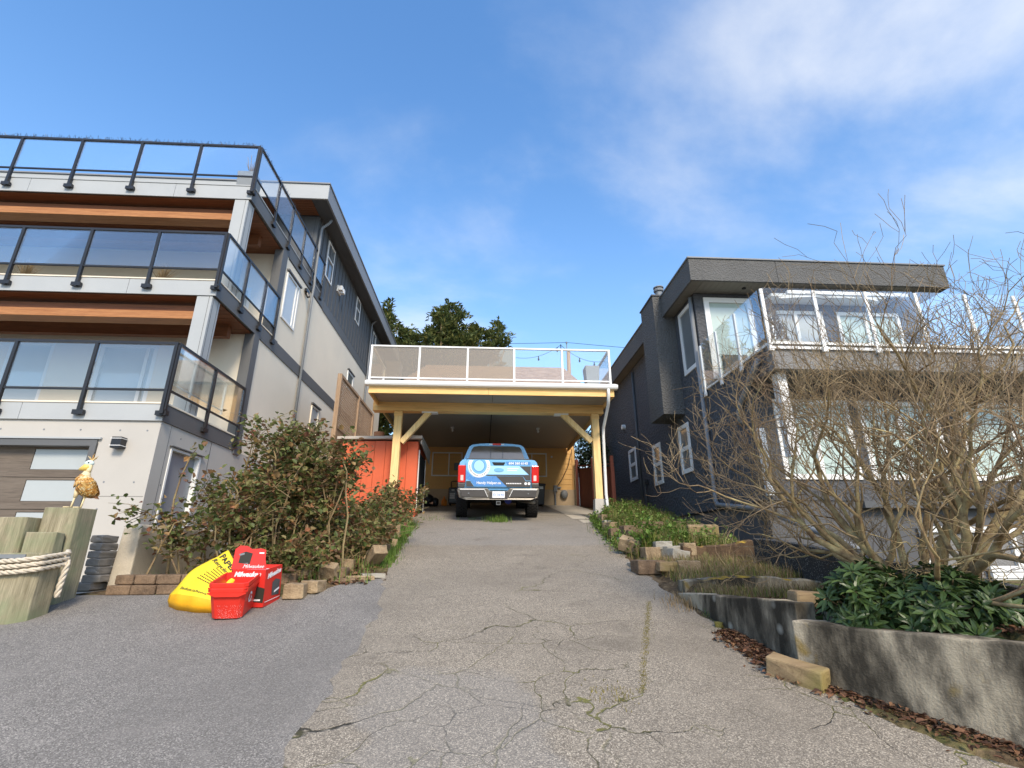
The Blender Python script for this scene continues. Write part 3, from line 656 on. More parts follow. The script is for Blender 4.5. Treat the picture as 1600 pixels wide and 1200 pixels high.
for x, lab in ((-7.35, 'dry ornamental grass in a low pot behind the middle deck glass, beside the window'), (-10.3, 'dry ornamental grass in a low pot behind the middle deck glass, by the far wall')):
    p, zt = planter(x, 10.4, 6.9, .4, .25, lab, 0, None, 'grass pots on the middle deck'); m = MB()
    for k in range(160):
        a = rng.uniform(0,6.28); r_ = rng.uniform(.02,.3); hh = rng.uniform(.3,.75)*(1-.6*r_); m.tube([(x,10.4,zt),(x+.4*r_*math.cos(a),10.4+.4*r_*math.sin(a),zt+hh*.6),(x+r_*math.cos(a),10.4+r_*math.sin(a),zt+hh)], [.006,.005,.001], 3, False)
    B(m, 'grass', m_dry, p, kind='stuff')
# ================================================================== carport
K = T('carport', 'yellow timber carport with a railed roof deck over the blue pickup', 'carport', (.2, 13.2, 2.32))
def post(x0, x1, zb, zf):
    p = B(box1(x0, x1, 13.1, 13.3, zf, 5.12), 'post', m_yelz, K, bevel=.006)
    B(MB().loft([[(a+s*(1 if i in (1,2) else -1)*0+(s if i in (1,2) else -s), 13.2+(.12+t if i > 1 else -.12-t), z) for i, a in enumerate((x0, x1, x1, x0))] for s, t, z in ((.05,.03,zb),(.03,.0,zf-.002))]), 'concrete_footing', m_conc, p)
    ir = MB(); ir.box(x0-.01, x1+.01, 13.09, 13.094, 4.98, 5.1); B(ir, 'bracket', m_yel, p)
post(-2.42, -2.22, 2.2, 2.75); post(2.92, 3.11, 2.3, 2.84)
B(box1(-3.0, 3.24, 13.06, 13.34, 5.12, 5.385), 'beam', m_yel, K, bevel=.006)
for a, b in (((-2.2,4.28),(-1.5,5.13)), ((2.9,4.36),(2.12,5.13))):
    B(MB().bar((a[0],13.2,a[1]), (b[0],13.2,b[1]), .14, .14, up=(0,1,0)), 'brace', m_yelz, K, bevel=.005)
B(box1(-1.7,-1.28,13.1,13.3,5.085,5.118), 'shim_board', m_white, K); B(box1(1.9,2.28,13.1,13.3,5.085,5.118), 'shim_board', m_white, K)
for a, b in ((-2.9, .08), (.084, 3.28)): B(box1(a, b, 11.99, 12.03, 5.27, 5.46), 'fascia_board', m_yel, K, bevel=.003)
for xa in (-2.9, 3.24): B(box1(xa,xa+.04,12.03,19.2,5.27,5.46), 'side_fascia', m_yel, K)
gt = MB(); gt.prism([(0,0),(-.1,.02),(-.12,.06),(-.12,.12),(-.10,.125),(-.10,.05),(0,.04)], lambda p, k: ((-2.98, 3.36)[k], 11.99+p[0], 5.44+p[1])); B(gt, 'gutter', m_white, K, fix=True)
gs = MB(); gs.box(-2.97, 3.34, 11.95, 12.2, 5.565, 5.60); B(gs, 'deck_edge', m_white, K)
B(box1(-2.86, 3.24, 12.03, 19.28, 5.47, 5.56), 'deck_slab', m_soff, K)
n = 46; bm_ = box1(-2.85, .185, 0, .142, 0, .02).mesh('ceiling_board', m_soff); bm2 = box1(.195, 3.23, 0, .142, 0, .02).mesh('ceiling_board', m_soff)
for k in range(48):
    y = 12.05+.15*k
    if y > 19.12: break
    zc = 5.40 if y > 13.0 else 5.36
    I(bm_, 'ceiling_board', K, (0, y, zc)); I(bm2, 'ceiling_board', K, (0, y, zc))
B(box1(.18,.20,12.05,19.2,5.385,5.395), 'ceiling_seam', m_dark, K)
for x in (-1.05, 1.75):
    l_ = MB().tube([(x,16,5.40),(x,16,5.36)], .06, 10); o = B(l_, 'ceiling_lamp', m_white, K); B(MB().tube([(x,16,5.36),(x,16,5.30),(x,16,5.25)], [.02,.035,.02], 8), 'bulb', m_white, o, smooth=True)
wr = MB(); pts = [(-1.4+.08*i*1.0, 13.5+.02*i, 5.35-.10*math.sin(math.pi*i/14)) for i in range(15)]; wr.tube(pts, .006, 4); pts = [(1.2+.08*i, 13.6, 5.35-.08*math.sin(math.pi*i/12)) for i in range(13)]; wr.tube(pts, .006, 4); B(wr, 'hanging_cable', m_white, K)
dn = MB(); dn.tube([(3.12,11.93,5.5),(3.12,11.93,5.3),(3.14,12.1,5.1),(3.19,12.95,4.7),(3.19,13.02,4.5),(3.17,13.02,2.95),(3.18,12.98,2.6),(3.16,12.8,2.44)], .042, 8); B(dn, 'downspout', m_white, K, smooth=True)
xs_ = [-2.92, -1.70, -.47, .73, 1.98, 3.22]
tr = B(MB().box(-2.95, 3.25, 12.02, 12.08, 6.535, 6.575), 'railing', m_white, K)
for x in xs_: B(box1(x-.025, x+.025, 12.025, 12.075, 5.6, 6.535), 'post', m_white, tr)
for i, (a, b) in enumerate(zip(xs_[:-1], xs_[1:])):
    B(box1(a+.025, b-.025, 12.03, 12.07, 5.68, 5.71), 'bottom_rail', m_white, tr)
    B(box1(a+.03, b-.03, 12.045, 12.055, 5.715, 6.53), 'glass_pane', m_smoke if i < 3 else m_glass, tr)
for x in (-2.92, 3.22):
    s_ = B(MB().box(x-.03, x+.03, 12.08, 15.5, 6.535, 6.575), 'side_railing', m_white, K)
    for y in (13.7, 15.47): B(box1(x-.025, x+.025, y-.025, y+.025, 5.57, 6.535), 'post', m_white, s_)
    for a, b in ((12.08,13.67),(13.73,15.44)):
        B(box1(x-.02, x+.02, a, b, 5.68, 5.71), 'bottom_rail', m_white, s_); B(box1(x-.005, x+.005, a, b, 5.715, 6.53), 'glass_pane', m_glass, s_)
for x, lab in ((-2.40, 'tall pale grey planter box behind smoked glass on carport deck'), (2.82, 'tall pale grey planter box behind clear glass on carport deck')):
    B(MB().loft([[(x+a*w_,12.45+b*w_,z) for a,b in ((-1,-1),(1,-1),(1,1),(-1,1))] for w_, z in ((.15,5.565),(.19,6.22),(.16,6.22),(.155,6.1))]), 'planter', m_greydoor, label=lab, cat='planter', group='deck corner planters', bevel=.008)
# string lights
sl_ = T('string_lights', 'festoon bulbs strung above the carport deck', 'string lights', (2, 12.6, 5.57)); m = MB(); bl = MB()
path = []
for (a, b, sag) in (((.8,12.4,6.45),(2.0,12.3,6.8),.14),((2.0,12.3,6.8),(3.2,12.4,6.4),.18)):
    for i in range(13): t = i/12; path.append(Vector(a).lerp(Vector(b), t)-Vector((0,0,sag*4*t*(1-t))))
m.tube(path, .006, 4); m.tube([(2.0,12.3,5.57),(2.0,12.3,6.82)], .012, 6); B(m, 'cable', m_black, sl_)
for i in (6, 11, 18, 22):
    p = path[i]; B(MB().tube([p,p-Vector((0,0,.05))], .014, 6).tube([p-Vector((0,0,.05)),p-Vector((0,0,.09)),p-Vector((0,0,.13))], [.012,.03,.01], 8), 'bulb', m_black, sl_)

# ================================================================== ochre house behind the carport
O = T('ochre_house', 'ochre lap-sided house at the back of the carport with brown tiled roof', 'house', (.3, 21, 3.2))
B(box1(-2.95, 3.5, 19.32, 27, 2.9, 7.8), 'wall', m_siding, O); B(box1(-2.96, 3.52, 19.27, 19.34, 2.9, 3.80), 'foundation', m_found, O)
sd_ = MB().prism([(0,0),(-.022,0),(-.008,.2),(0,.2)], lambda p, k: ((-2.95, 3.48)[k], p[0], p[1])); sdm = sd_.mesh('siding_board', m_siding); fix_normals(sdm)
for k in range(9): I(sdm, 'siding_board', O, (0, 19.318, 3.80+.198*k))
B(box1(3.42,3.52,19.26,19.34,3.8,5.4), 'corner_board', m_siding, O)
for x0, x1, ml in ((-2.0,-.83,-1.35),(1.3,2.43,1.85)):
    f = fwin(O, x0, x1, 4.28, 5.2, 19.27, m_white, m_glass, (ml,), .045)
    slat = box1(x0+.05, x1-.05, 0, .012, 0, .022).mesh('blind_slat', m_cream)
    for k in range(33): I(slat, 'blind_slat', f, (0, 19.314, 4.33+.0252*k), (R(-12),0,0))
rt = B(MB().add([(-3.55,18.85,7.75),(4.05,18.85,7.75),(3.85,23.2,10.25),(-2.9,23.2,10.25),(-3.55,28,7.75),(4.05,28,7.75)], [(0,1,2,3),(3,2,5,4),(0,3,4),(1,5,2)]), 'roof', m_tile, O)
tl = MB(); nr = 17
for r_ in range(nr):
    t0 = r_/nr; y0 = 18.83+(23.2-18.83)*t0; z0 = 7.75+2.5*t0; xa = -3.55+.65*t0; xb = 4.05-.2*t0; q = xa+(.15 if r_ % 2 else 0)
    while q < xb-.05:
        x1 = min(q+.31, xb); dz = rng.uniform(0,.012)
        tl.add([(q+.006,y0-.03,z0+.035+dz),(x1-.006,y0-.03,z0+.035+dz),(x1-.006,y0+.29,z0+.185),(q+.006,y0+.29,z0+.185),(q+.006,y0-.03,z0),(x1-.006,y0-.03,z0)], [(0,1,2,3),(4,5,1,0)]); q += .31
B(tl, 'roof_tiles', m_tile, rt, kind='stuff')
mt = MB(); mt.loft([[(3.06+r_*math.cos(a), y, 3.62+r_*1.2*math.sin(a)) for a in [6.283*i/14 for i in range(14)]] for r_, y in ((.05,19.27),(.14,19.26),(.14,19.16),(.10,19.10),(.04,19.08))])
me_ = B(mt, 'electric_meter', m_gpipe, O, smooth=True); B(MB().tube([(2.72,19.2,3.2),(2.72,19.2,3.9)], .035, 6).box(2.66,2.8,19.15,19.27,3.72,3.95).box(2.74,2.95,19.2,19.26,3.85,3.9), 'conduit', m_gpipe, me_)
B(MB().tube([(3.4,19.1,5.3),(3.25,19.15,4.7),(3.0,19.2,4.2),(2.76,19.18,3.85)], .012, 5), 'service_cable', m_black, O)
B(MB().tube([(2.62,19.26,5.05),(2.62,19.2,5.05)], .04, 8), 'wall_lamp', m_white, O)
# things by the back wall
tb = T('trolley_speaker', 'black wheeled jobsite case with a handle against the ochre wall', 'case', (-1.05, 18.7, zd(18.7)), None); z = zd(18.7)+.02
B(MB().box(-1.27,-.85,18.5,18.85,z+.05,z+.62), 'case_body', m_black, tb, bevel=.03)
B(MB().tube([(-1.2,18.8,z+.6),(-1.2,18.8,z+.85),(-1.15,18.8,z+.88),(-.97,18.8,z+.88),(-.92,18.8,z+.85),(-.92,18.8,z+.6)], .018, 6), 'handle', m_black, tb)
B(MB().box(-1.22,-1.04,18.494,18.499,z+.22,z+.27).box(-1.22,-1.04,18.494,18.499,z+.29,z+.34).box(-1.22,-1.04,18.494,18.499,z+.36,z+.41).box(-1.16,-1.05,18.494,18.499,z+.5,z+.55), 'label_print', m_white, tb)
for x in (-1.2,-.92): B(MB().tube([(x-.03,18.7,z+.06),(x+.03,18.7,z+.06)], .065, 12), 'wheel', m_black, tb)
m_orplast = M('orange_plastic', (.8,.25,.03), .5, .1)
B(MB().loft([[(-1.42+r_*math.cos(a),18.6+r_*math.sin(a),zd(18.6)+.012+h) for a in [6.283*i/12 for i in range(12)]] for r_, h in ((.10,0),(.10,.15),(.06,.24),(.03,.26),(.03,.33))]), 'gas_bottle', m_orplast, label='small orange bottle beside the black case', cat='bottle', smooth=True)
B(MB().obox(Matrix.Translation((-.62,18.98,zd(19)+.38)) @ Euler((R(-12),0,0)).to_matrix().to_4x4(), .36, .02, .74), 'leaning_board', m_found, label='tan board leaning on the wall left of the pickup', cat='board')
wb = T('waste_bin', 'black wheeled bin standing right of the pickup', 'bin', (1.95, 18.6, zd(18.6)+.01)); z = zd(18.6)+.012
B(MB().loft([[(1.98+a*w_,18.6+b*w_,z+h) for a,b in ((-1,-1),(1,-1),(1,1),(-1,1))] for w_, h in ((.21,.03),(.26,.72))]), 'bin_body', m_black, wb, bevel=.02); B(MB().loft([[(1.98+a*w_,18.6+b*w_,z+h) for a,b in ((-1,-1),(1,-1),(1,1),(-1,1))] for w_, h in ((.28,.722),(.28,.76),(.2,.80))]), 'lid', m_black, wb, bevel=.01)
B(box1(2.02,2.16,18.33,18.335,z+.58,z+.68), 'sticker', m_white, wb)
for k, (x, s) in enumerate(((-1.95,.18),(-1.72,.13))):
    B(MB().loft([[(x+s*r_*math.cos(a)*rng.uniform(.85,1.15),18.3+s*r_*math.sin(a),zd(18.3)+.01+s*h) for a in [6.283*i/10 for i in range(10)]] for r_, h in ((.8,0),(1.1,.8),(.9,1.8),(.35,2.3))]), 'garbage_bag', m_black, label=('large' if k == 0 else 'small')+' black bag slumped by the shed door', cat='bag', smooth=True)

# ================================================================== orange shed
S = T('garden_shed', 'orange painted plank shed behind the left carport post with open doorway', 'shed', (-2.8, 13.7, 2.2))
w0 = -3.84
for k in range(7):
    a = w0+k*.29; B(box1(a+.004, a+.286, 13.6, 13.635, 2.4, 4.40+rng.uniform(-.004,.004)), 'plank', m_orange, S, bevel=.003)
B(MB().box(-3.84,-1.82,13.64,15.6,2.4,4.38).box(-1.82,-1.80,13.64,13.8,2.4,4.40), 'shed_body', m_orange, S)
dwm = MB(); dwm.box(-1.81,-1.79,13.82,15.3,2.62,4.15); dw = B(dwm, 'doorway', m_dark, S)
for ya, yb in ((13.78,13.84),(15.3,15.36)): B(box1(-1.80,-1.775,ya,yb,2.6,4.2), 'door_jamb', m_white, dw)
rfm = MB(); rfm.add([(-3.98,13.5,4.42),(-1.70,13.5,4.46),(-1.70,15.8,4.46),(-3.98,15.8,4.42),(-3.98,13.5,4.50),(-1.70,13.5,4.55),(-1.70,15.8,4.55),(-3.98,15.8,4.50)], [(0,3,2,1),(4,5,6,7),(0,1,5,4),(1,2,6,5),(2,3,7,6),(3,0,4,7)])
B(rfm, 'roof', m_shroof, S, bevel=.01); B(MB().add([(-1.74,13.55,4.40),(-1.74,15.7,4.40),(-1.74,15.7,4.16),(-1.74,13.55,4.40-.06),(-1.70,13.55,4.44),(-1.70,15.7,4.44),(-1.70,15.7,4.10),(-1.70,13.55,4.30)], [(0,1,2,3),(7,6,5,4),(0,4,5,1),(1,5,6,2),(2,6,7,3),(3,7,4,0)]), 'gable_trim', m_shroof, S)
B(MB().box(-3.9,-1.76,13.58,15.6,2.0,2.39), 'concrete_base', m_conc, S)
B(MB().loft([[(-2.95+r_*math.cos(a),13.9+r_*math.sin(a),4.535+h) for a in [6.283*i/14 for i in range(14)]] for r_, h in ((.10,0),(.14,.06),(.15,.17),(.12,.18))]), 'clay_pot', M('terracotta', (.45,.2,.1), .9, .15), label='small clay pot on the shed roof', cat='pot', smooth=True)
# lattice fence
Fq = T('lattice_fence', 'weathered cedar fence with lattice top beside the cream house', 'fence', (-4.2, 16.1, 2.4))
for y in (13.9, 16.1, 18.3): B(box1(-4.26,-4.14,y-.06,y+.06,2.2,6.42), 'post', m_cedar, Fq)
B(MB().box(-4.24,-4.16,13.96,18.24,6.36,6.44).box(-4.23,-4.17,13.96,16.04,4.86,4.94).box(-4.23,-4.17,16.16,18.24,4.86,4.94), 'rail', m_cedar, Fq)
y = 13.97
while y < 18.2:
    if abs(y+.07-16.1) > .12: B(box1(-4.215,-4.195,y,y+.135,2.4,4.86), 'fence_board', m_cedar, Fq)
    y += .142
lt = MB()
for s in (1, -1):
    for k in range(-12, 46):
        y0 = 13.96+k*.13; pts = []
        za, zb = 4.94, 6.36; ya, yb = (y0, y0+(zb-za)) if s > 0 else (y0+(zb-za), y0)
        t0, t1 = 0, 1
        for lim, sg in ((13.96,1),(18.24,-1)):
            if abs(yb-ya) > 1e-6:
                tt = (lim-ya)/(yb-ya)
                if sg*(yb-ya) > 0: t0 = max(t0, tt)
                else: t1 = min(t1, tt)
        if t1-t0 > .03:
            xx = -4.2+.006*s; p0 = (xx, ya+(yb-ya)*t0, za+(zb-za)*t0); p1 = (xx, ya+(yb-ya)*t1, za+(zb-za)*t1); lt.bar(p0, p1, .045, .009, up=(1,0,0)) if False else lt.bar(p0, p1, .009, .04, up=(0,1,0) if False else (0,0,1))
B(lt, 'lattice', m_cedar, Fq, kind='stuff')

# ================================================================== right house
X = 5.16
Q = T('grey_house', 'charcoal stucco house with glass-railed deck and deep flat fascia', 'house', (8, 13, 1.0))
B(box1(X, X+.3, 9.06, 22, 2.42, 5.10), 'lower_side_wall', m_grstuc, Q); B(box1(X, X+.3, 10.87, 22, 5.10, 7.66), 'upper_side_wall', m_grstuc, Q)
B(box1(X+.03, X+.3, 9.08, 22, .6, 2.40), 'foundation_wall', m_grsm, Q); B(box1(X-.012, X+.03, 9.05, 12.6, 2.395, 2.425), 'drip_strip', m_dark, Q)
B(box1(X+.002, X+.012, 10.9, 22, 4.98, 4.99) , 'stucco_joint', m_dark, Q)
B(MB().box(X-.003, X, 10.9, 22, 4.975, 4.985), 'control_joint', m_battn, Q)
par = MB(); par.box(X, X+.18, 8.28, 9.058, 4.63, 5.10); B(par, 'side_parapet', m_grstuc, Q); B(box1(X, 13.5, 8.10, 8.28, 4.63, 5.10), 'front_parapet', m_grlt, Q)  # front parapet lighter than the side: frontal light painted into its colour
B(box1(X-.03, 13.5, 8.07, 8.31, 5.102, 5.15), 'parapet_cap', m_white, Q); B(box1(X-.03, X+.21, 8.31, 10.86, 5.102, 5.15), 'parapet_cap', m_white, Q)
B(box1(X+.18, 13.5, 8.28, 10.87, 4.66, 4.95), 'deck_slab', m_grsm, Q)
# upper front wall with openings
def owall(par_, x0, x1, y, th, z0, z1, ops, name, mat):
    m = MB(); cur = x0
    for (a, b, c, d) in sorted(ops):
        m.box(cur, a, y, y+th, z0, z1)
        if c > z0: m.box(a, b, y, y+th, z0, c)
        if d < z1: m.box(a, b, y, y+th, d, z1)
        cur = b
    m.box(cur, x1, y, y+th, z0, z1); return B(m, name, mat, par_)
owall(Q, X+.3, 10.9, 10.875, .2, 4.95, 7.66, [(5.48,6.6,5.45,7.52),(7.0,8.4,5.0,7.25),(8.75,10.4,5.0,7.25)], 'upper_front_wall', m_grstuc)
fwin(Q, 5.38, 6.6, 5.4, 7.55, 10.86, m_white, m_green, (), .13); fwin(Q, 7.0, 8.4, 5.0, 7.25, 10.88, m_white, m_frost, (7.7,), .09, 'patio_door'); fwin(Q, 8.75, 10.4, 5.0, 7.25, 10.88, m_white, m_green, (9.5,), .09, 'patio_door')
B(box1(10.7, 10.9, 10.87, 22, 4.95, 7.66), 'far_side_wall', m_grstuc, Q)
# lower front wall (shaded by the deck) with big windows
owall(Q, X+.3, 13.5, 9.08, .25, 2.42, 4.66, [(5.6,7.1,2.9,4.35),(7.3,8.9,2.9,4.35),(9.3,11.6,2.9,4.35)], 'lower_front_wall', m_grstuc)
fwin(Q, 5.6, 7.1, 2.8, 4.35, 9.07, m_white, m_green, (6.35,), .1); fwin(Q, 7.3, 8.9, 2.8, 4.35, 9.07, m_white, m_green, (8.1,), .1); fwin(Q, 9.3, 11.6, 2.8, 4.35, 9.07, m_white, m_green, (10.4,), .1)
B(MB().box(5.3,5.47,8.3,8.47,3.1,4.63), 'deck_post', m_white, Q); B(MB().box(X+.01,X+.14,8.97,9.06,2.5,3.75), 'corner_trim', m_white, Q)
B(box1(X+.31, 13.5, 9.1, 9.35, .6, 2.415), 'basement_wall', m_grsm, Q); B(box1(6.9, 13.5, 8.9, 9.1, 2.28, 2.40), 'gap_shadow_strip', m_battn, Q)  # dark strip over the garage door paints the shadow of the gap
gr_ = B(box1(8.0, 12.6, 9.06, 9.09, .95, 1.95), 'garage_door', m_grlt, Q)
B(MB().box(7.92,12.7,9.0,9.06,1.86,1.96).box(7.92,8.02,9.0,9.06,.9,1.86).box(9.6,9.7,9.0,9.06,.9,1.86).box(11.2,11.3,9.0,9.06,.9,1.86), 'door_frame', m_white, gr_)
for k in range(4): B(box1(9.0, 12.7, 8.93+.004*k, 8.99, .86+.11*k, .955+.11*k), 'white_board', m_white, gr_)
# roof
rq = B(box1(4.88, 11.25, 10.27, 22, 7.70, 8.22), 'roof', m_grsm, Q)
B(box1(4.83, 6.98, 10.21, 10.27, 7.66, 8.25), 'front_fascia', m_grfas, rq); B(box1(6.99, 11.3, 10.21, 10.27, 7.66, 8.25), 'front_fascia', m_grfas, rq); B(box1(4.83, 4.88, 10.27, 22, 7.66, 8.25), 'side_fascia', m_grfas, rq); B(box1(11.25, 11.3, 10.27, 22, 7.66, 8.25), 'side_fascia', m_grfas, rq)
B(MB().box(4.80, 11.33, 10.18, 10.30, 8.252, 8.285).box(4.80,4.91,10.3,22,8.252,8.285), 'roof_edge_flashing', m_gpipe, rq)
m_bsoff = M('grey_brown_soffit', (.20,.18,.145), .7, .1, 1.5, 30)
sb = box1(0, .135, 10.275, 10.87, 0, .018).mesh('soffit_board', m_bsoff)
for k in range(43): I(sb, 'soffit_board', rq, (5.17+.142*k, 0, 7.675))
sb = box1(4.885, 5.158, 0, .135, 0, .018).mesh('soffit_board', m_bsoff)
for k in range(60): I(sb, 'soffit_board', rq, (0, 10.28+.142*k, 7.675))
for x in (6.3, 9.6): B(MB().tube([(x,10.55,7.674),(x,10.55,7.66)], .05, 10), 'soffit_lamp', m_dark, rq)
# chimney chase
ch = B(MB().box(4.6, X, 12.2, 13.25, 4.9, 8.30), 'chimney', m_chim, Q); B(box1(4.57, X+.6, 12.17, 13.28, 8.302, 8.34), 'chimney_cap', m_grsm, ch)
B(MB().tube([(5.0,12.7,8.34),(5.0,12.7,8.72)], .10, 12).tube([(5.0,12.7,8.72),(5.0,12.7,8.76),(5.0,12.7,8.80)], [.14,.15,.13], 12).tube([(5.0,12.7,8.83),(5.0,12.7,8.86)], .15, 12), 'flue_pipe', m_gpipe, ch)
# side windows
swin(Q, 11.05, 11.9, 5.82, 7.55, X, -1, m_white, m_win, (), (), .11)
for y0, y1, z0, z1 in ((12.06,12.76,3.42,4.66),(14.2,14.9,3.40,4.6),(16.6,17.45,3.85,4.95)): swin(Q, y0, y1, z0, z1, X, -1, m_white, m_win, ((z0+z1)/2,), (), .11)
def pipe(pts, r_, mat, name='downspout'): return B(MB().tube(pts, r_, 8), name, mat, Q, smooth=True)
xp = X-.06
pipe([(xp,10.97,7.6),(xp,10.97,2.62),(xp,10.9,2.5),(xp,10.6,2.46),(xp,9.4,2.30),(xp,9.0,2.22),(xp+.02,7.6,1.78),(xp+.05,6.8,1.5)], .05, m_gpipe)
pipe([(X-.04,16.2,7.5),(X-.04,16.2,2.6)], .045, m_battn)
pipe([(X-.06,8.45,4.95),(X-.10,8.5,4.85),(X-.10,8.7,4.7),(X-.06,9.3,4.35),(X-.05,9.45,4.2),(X-.05,9.45,3.95)], .055, m_gpipe)
B(MB().tube([(X,17.7,5.9),(X-.12,17.7,5.9)], .09, 12), 'dryer_vent', m_white, Q)
B(MB().tube([(X-.1,15.6,2.7),(X-.1,15.6,3.6)], .03, 6).box(X-.14,X-.02,15.52,15.68,3.55,3.68), 'gas_pipe', m_black, Q)
# deck glass: aluminium posts, frameless panes
pxs = [5.12, 6.13, 7.14, 8.14, 9.13, 10.12, 11.1]; pys = [8.12, 9.1, 9.97, 10.8]
tq = B(MB().box(X-.06, 11.15, 8.055, 8.065, 5.0, 5.05), 'railing', m_white, Q)
for x in pxs: B(MB().box(x-.03, x+.03, 8.03, 8.066, 4.98, 6.2).box(x-.045,x+.045,8.02,8.067,4.95,5.05), 'post', m_white, tq)
for y in pys[1:]: B(MB().box(X-.065, X-.032, y-.03, y+.03, 4.98, 6.2).box(X-.07,X-.031,y-.045,y+.045,4.95,5.05), 'post', m_white, tq)
for a, b in zip(pxs[:-1], pxs[1:]): B(box1(a+.035, b-.035, 8.04, 8.052, 5.16, 6.23), 'glass_pane', m_glass, tq)
for a, b in zip(pys[:-1], pys[1:]): B(box1(X-.06, X-.048, a+.035, b-.035, 5.16, 6.23), 'glass_pane', m_glass, tq)
aw = B(MB().box(6.9,9.8,10.45,10.85,7.42,7.52), 'awning', m_white, Q, bevel=.02); B(MB().bar((7.1,10.5,7.4),(8.3,9.9,7.2),.04,.04).bar((9.6,10.5,7.4),(8.4,9.9,7.2),.04,.04).box(6.9,9.8,9.84,9.92,7.16,7.24), 'awning_arm', m_white, aw)
def conifer_pot(x, y, z, lab):
    p = T('potted_conifer', lab, 'potted plant', (x,y,z), 'potted conifers on the grey house deck')
    B(MB().loft([[(x+a*w_,y+b*w_,z+h) for a,b in ((-1,-1),(1,-1),(1,1),(-1,1))] for w_, h in ((.16,0),(.21,.42),(.18,.42),(.17,.36))]), 'pot', m_conc, p, bevel=.01)
    m = MB()
    for k in range(900):
        t = rng.random()**1.2; r_ = .26*(1-t)*rng.uniform(.5,1)+.02; a = rng.uniform(0,6.28)
        Mx = Matrix.Translation((x+r_*math.cos(a),y+r_*math.sin(a),z+.38+.95*t)) @ Euler((rng.uniform(.2,1.1),0,a-1.57+rng.uniform(-.5,.5))).to_matrix().to_4x4()
        m.leaf(Mx, .09, .03)
    B(m, 'crown', m_dry, p, kind='stuff'); B(MB().tube([(x,y,z+.3),(x,y,z+.9)], .02, 6), 'trunk', m_bark, p)
conifer_pot(5.62, 8.7, 4.96, 'dry golden conifer in a pale pot at the deck corner by the parapet'); conifer_pot(10.55, 8.75, 4.96, 'dry golden conifer in a pale pot at the far end of the glass deck')
for x0, lab in ((5.75,'dark wicker lounge chair seen through the side glass of the deck'),):
    ck_ = T('deck_chair', lab, 'chair', (5.75, 10.2, 4.96))
    B(MB().box(5.45,6.05,9.9,10.5,5.25,5.38), 'seat', m_battn, ck_, bevel=.02); B(MB().box(5.45,6.05,10.42,10.52,5.38,5.85), 'backrest', m_battn, ck_, bevel=.02)
    for a in (5.48,6.0):
        for b in (9.93,10.45): B(box1(a,a+.04,b,b+.04,4.96,5.25), 'leg', m_battn, ck_)
# ================================================================== background
def wire(a, b, sag, r_=.012, n=16):
    a = Vector(a); b = Vector(b); return [a.lerp(b, i/n)-Vector((0,0,sag*4*(i/n)*(1-i/n))) for i in range(n+1)], r_
UP = T('utility_pole', 'weathered wooden utility pole rising behind the carport deck', 'pole', (5.72, 32, gz(5.72,32)))
B(MB().tube([(5.72,32,gz(5.72,32)),(5.72,32,14.95)], [.17,.13], 10), 'pole_shaft', m_cedar, UP, smooth=True)
B(MB().tube([(5.6,31.9,14.6),(5.6,31.9,15.35)], .03, 6).tube([(5.6,31.9,15.35),(5.6,31.9,15.5)], .06, 8), 'insulator', m_gpipe, UP)
B(MB().box(5.55,5.9,31.7,31.85,11.2,11.6), 'junction_box', m_gpipe, UP)
wl = [('power_line', 'thin power line crossing the sky from the utility pole', (5.6,31.9,15.45), (-30,33,17.5), .9), ('power_line', 'thin power line running off behind the grey house', (5.6,31.9,15.45), (40,32,14.8), .5),
      ('telephone_cable', 'cable stretching right from the pole just above the deck rail', (5.7,31.9,12.1), (40,31,11.9), .5), ('telephone_cable', 'lower cable stretching right from the pole behind the glass', (5.7,31.9,11.3), (40,31,10.6), .6), ('service_cable', 'cable slanting down from the pole to the tiled roof', (5.7,31.9,12.3), (2.2,24,10.2), .25)]
for nm, lab, a, b, s in wl:
    pts, r_ = wire(a, b, s); B(MB().tube(pts, .016, 4, False), nm, m_black, label=lab, cat='cable', group='overhead cables')
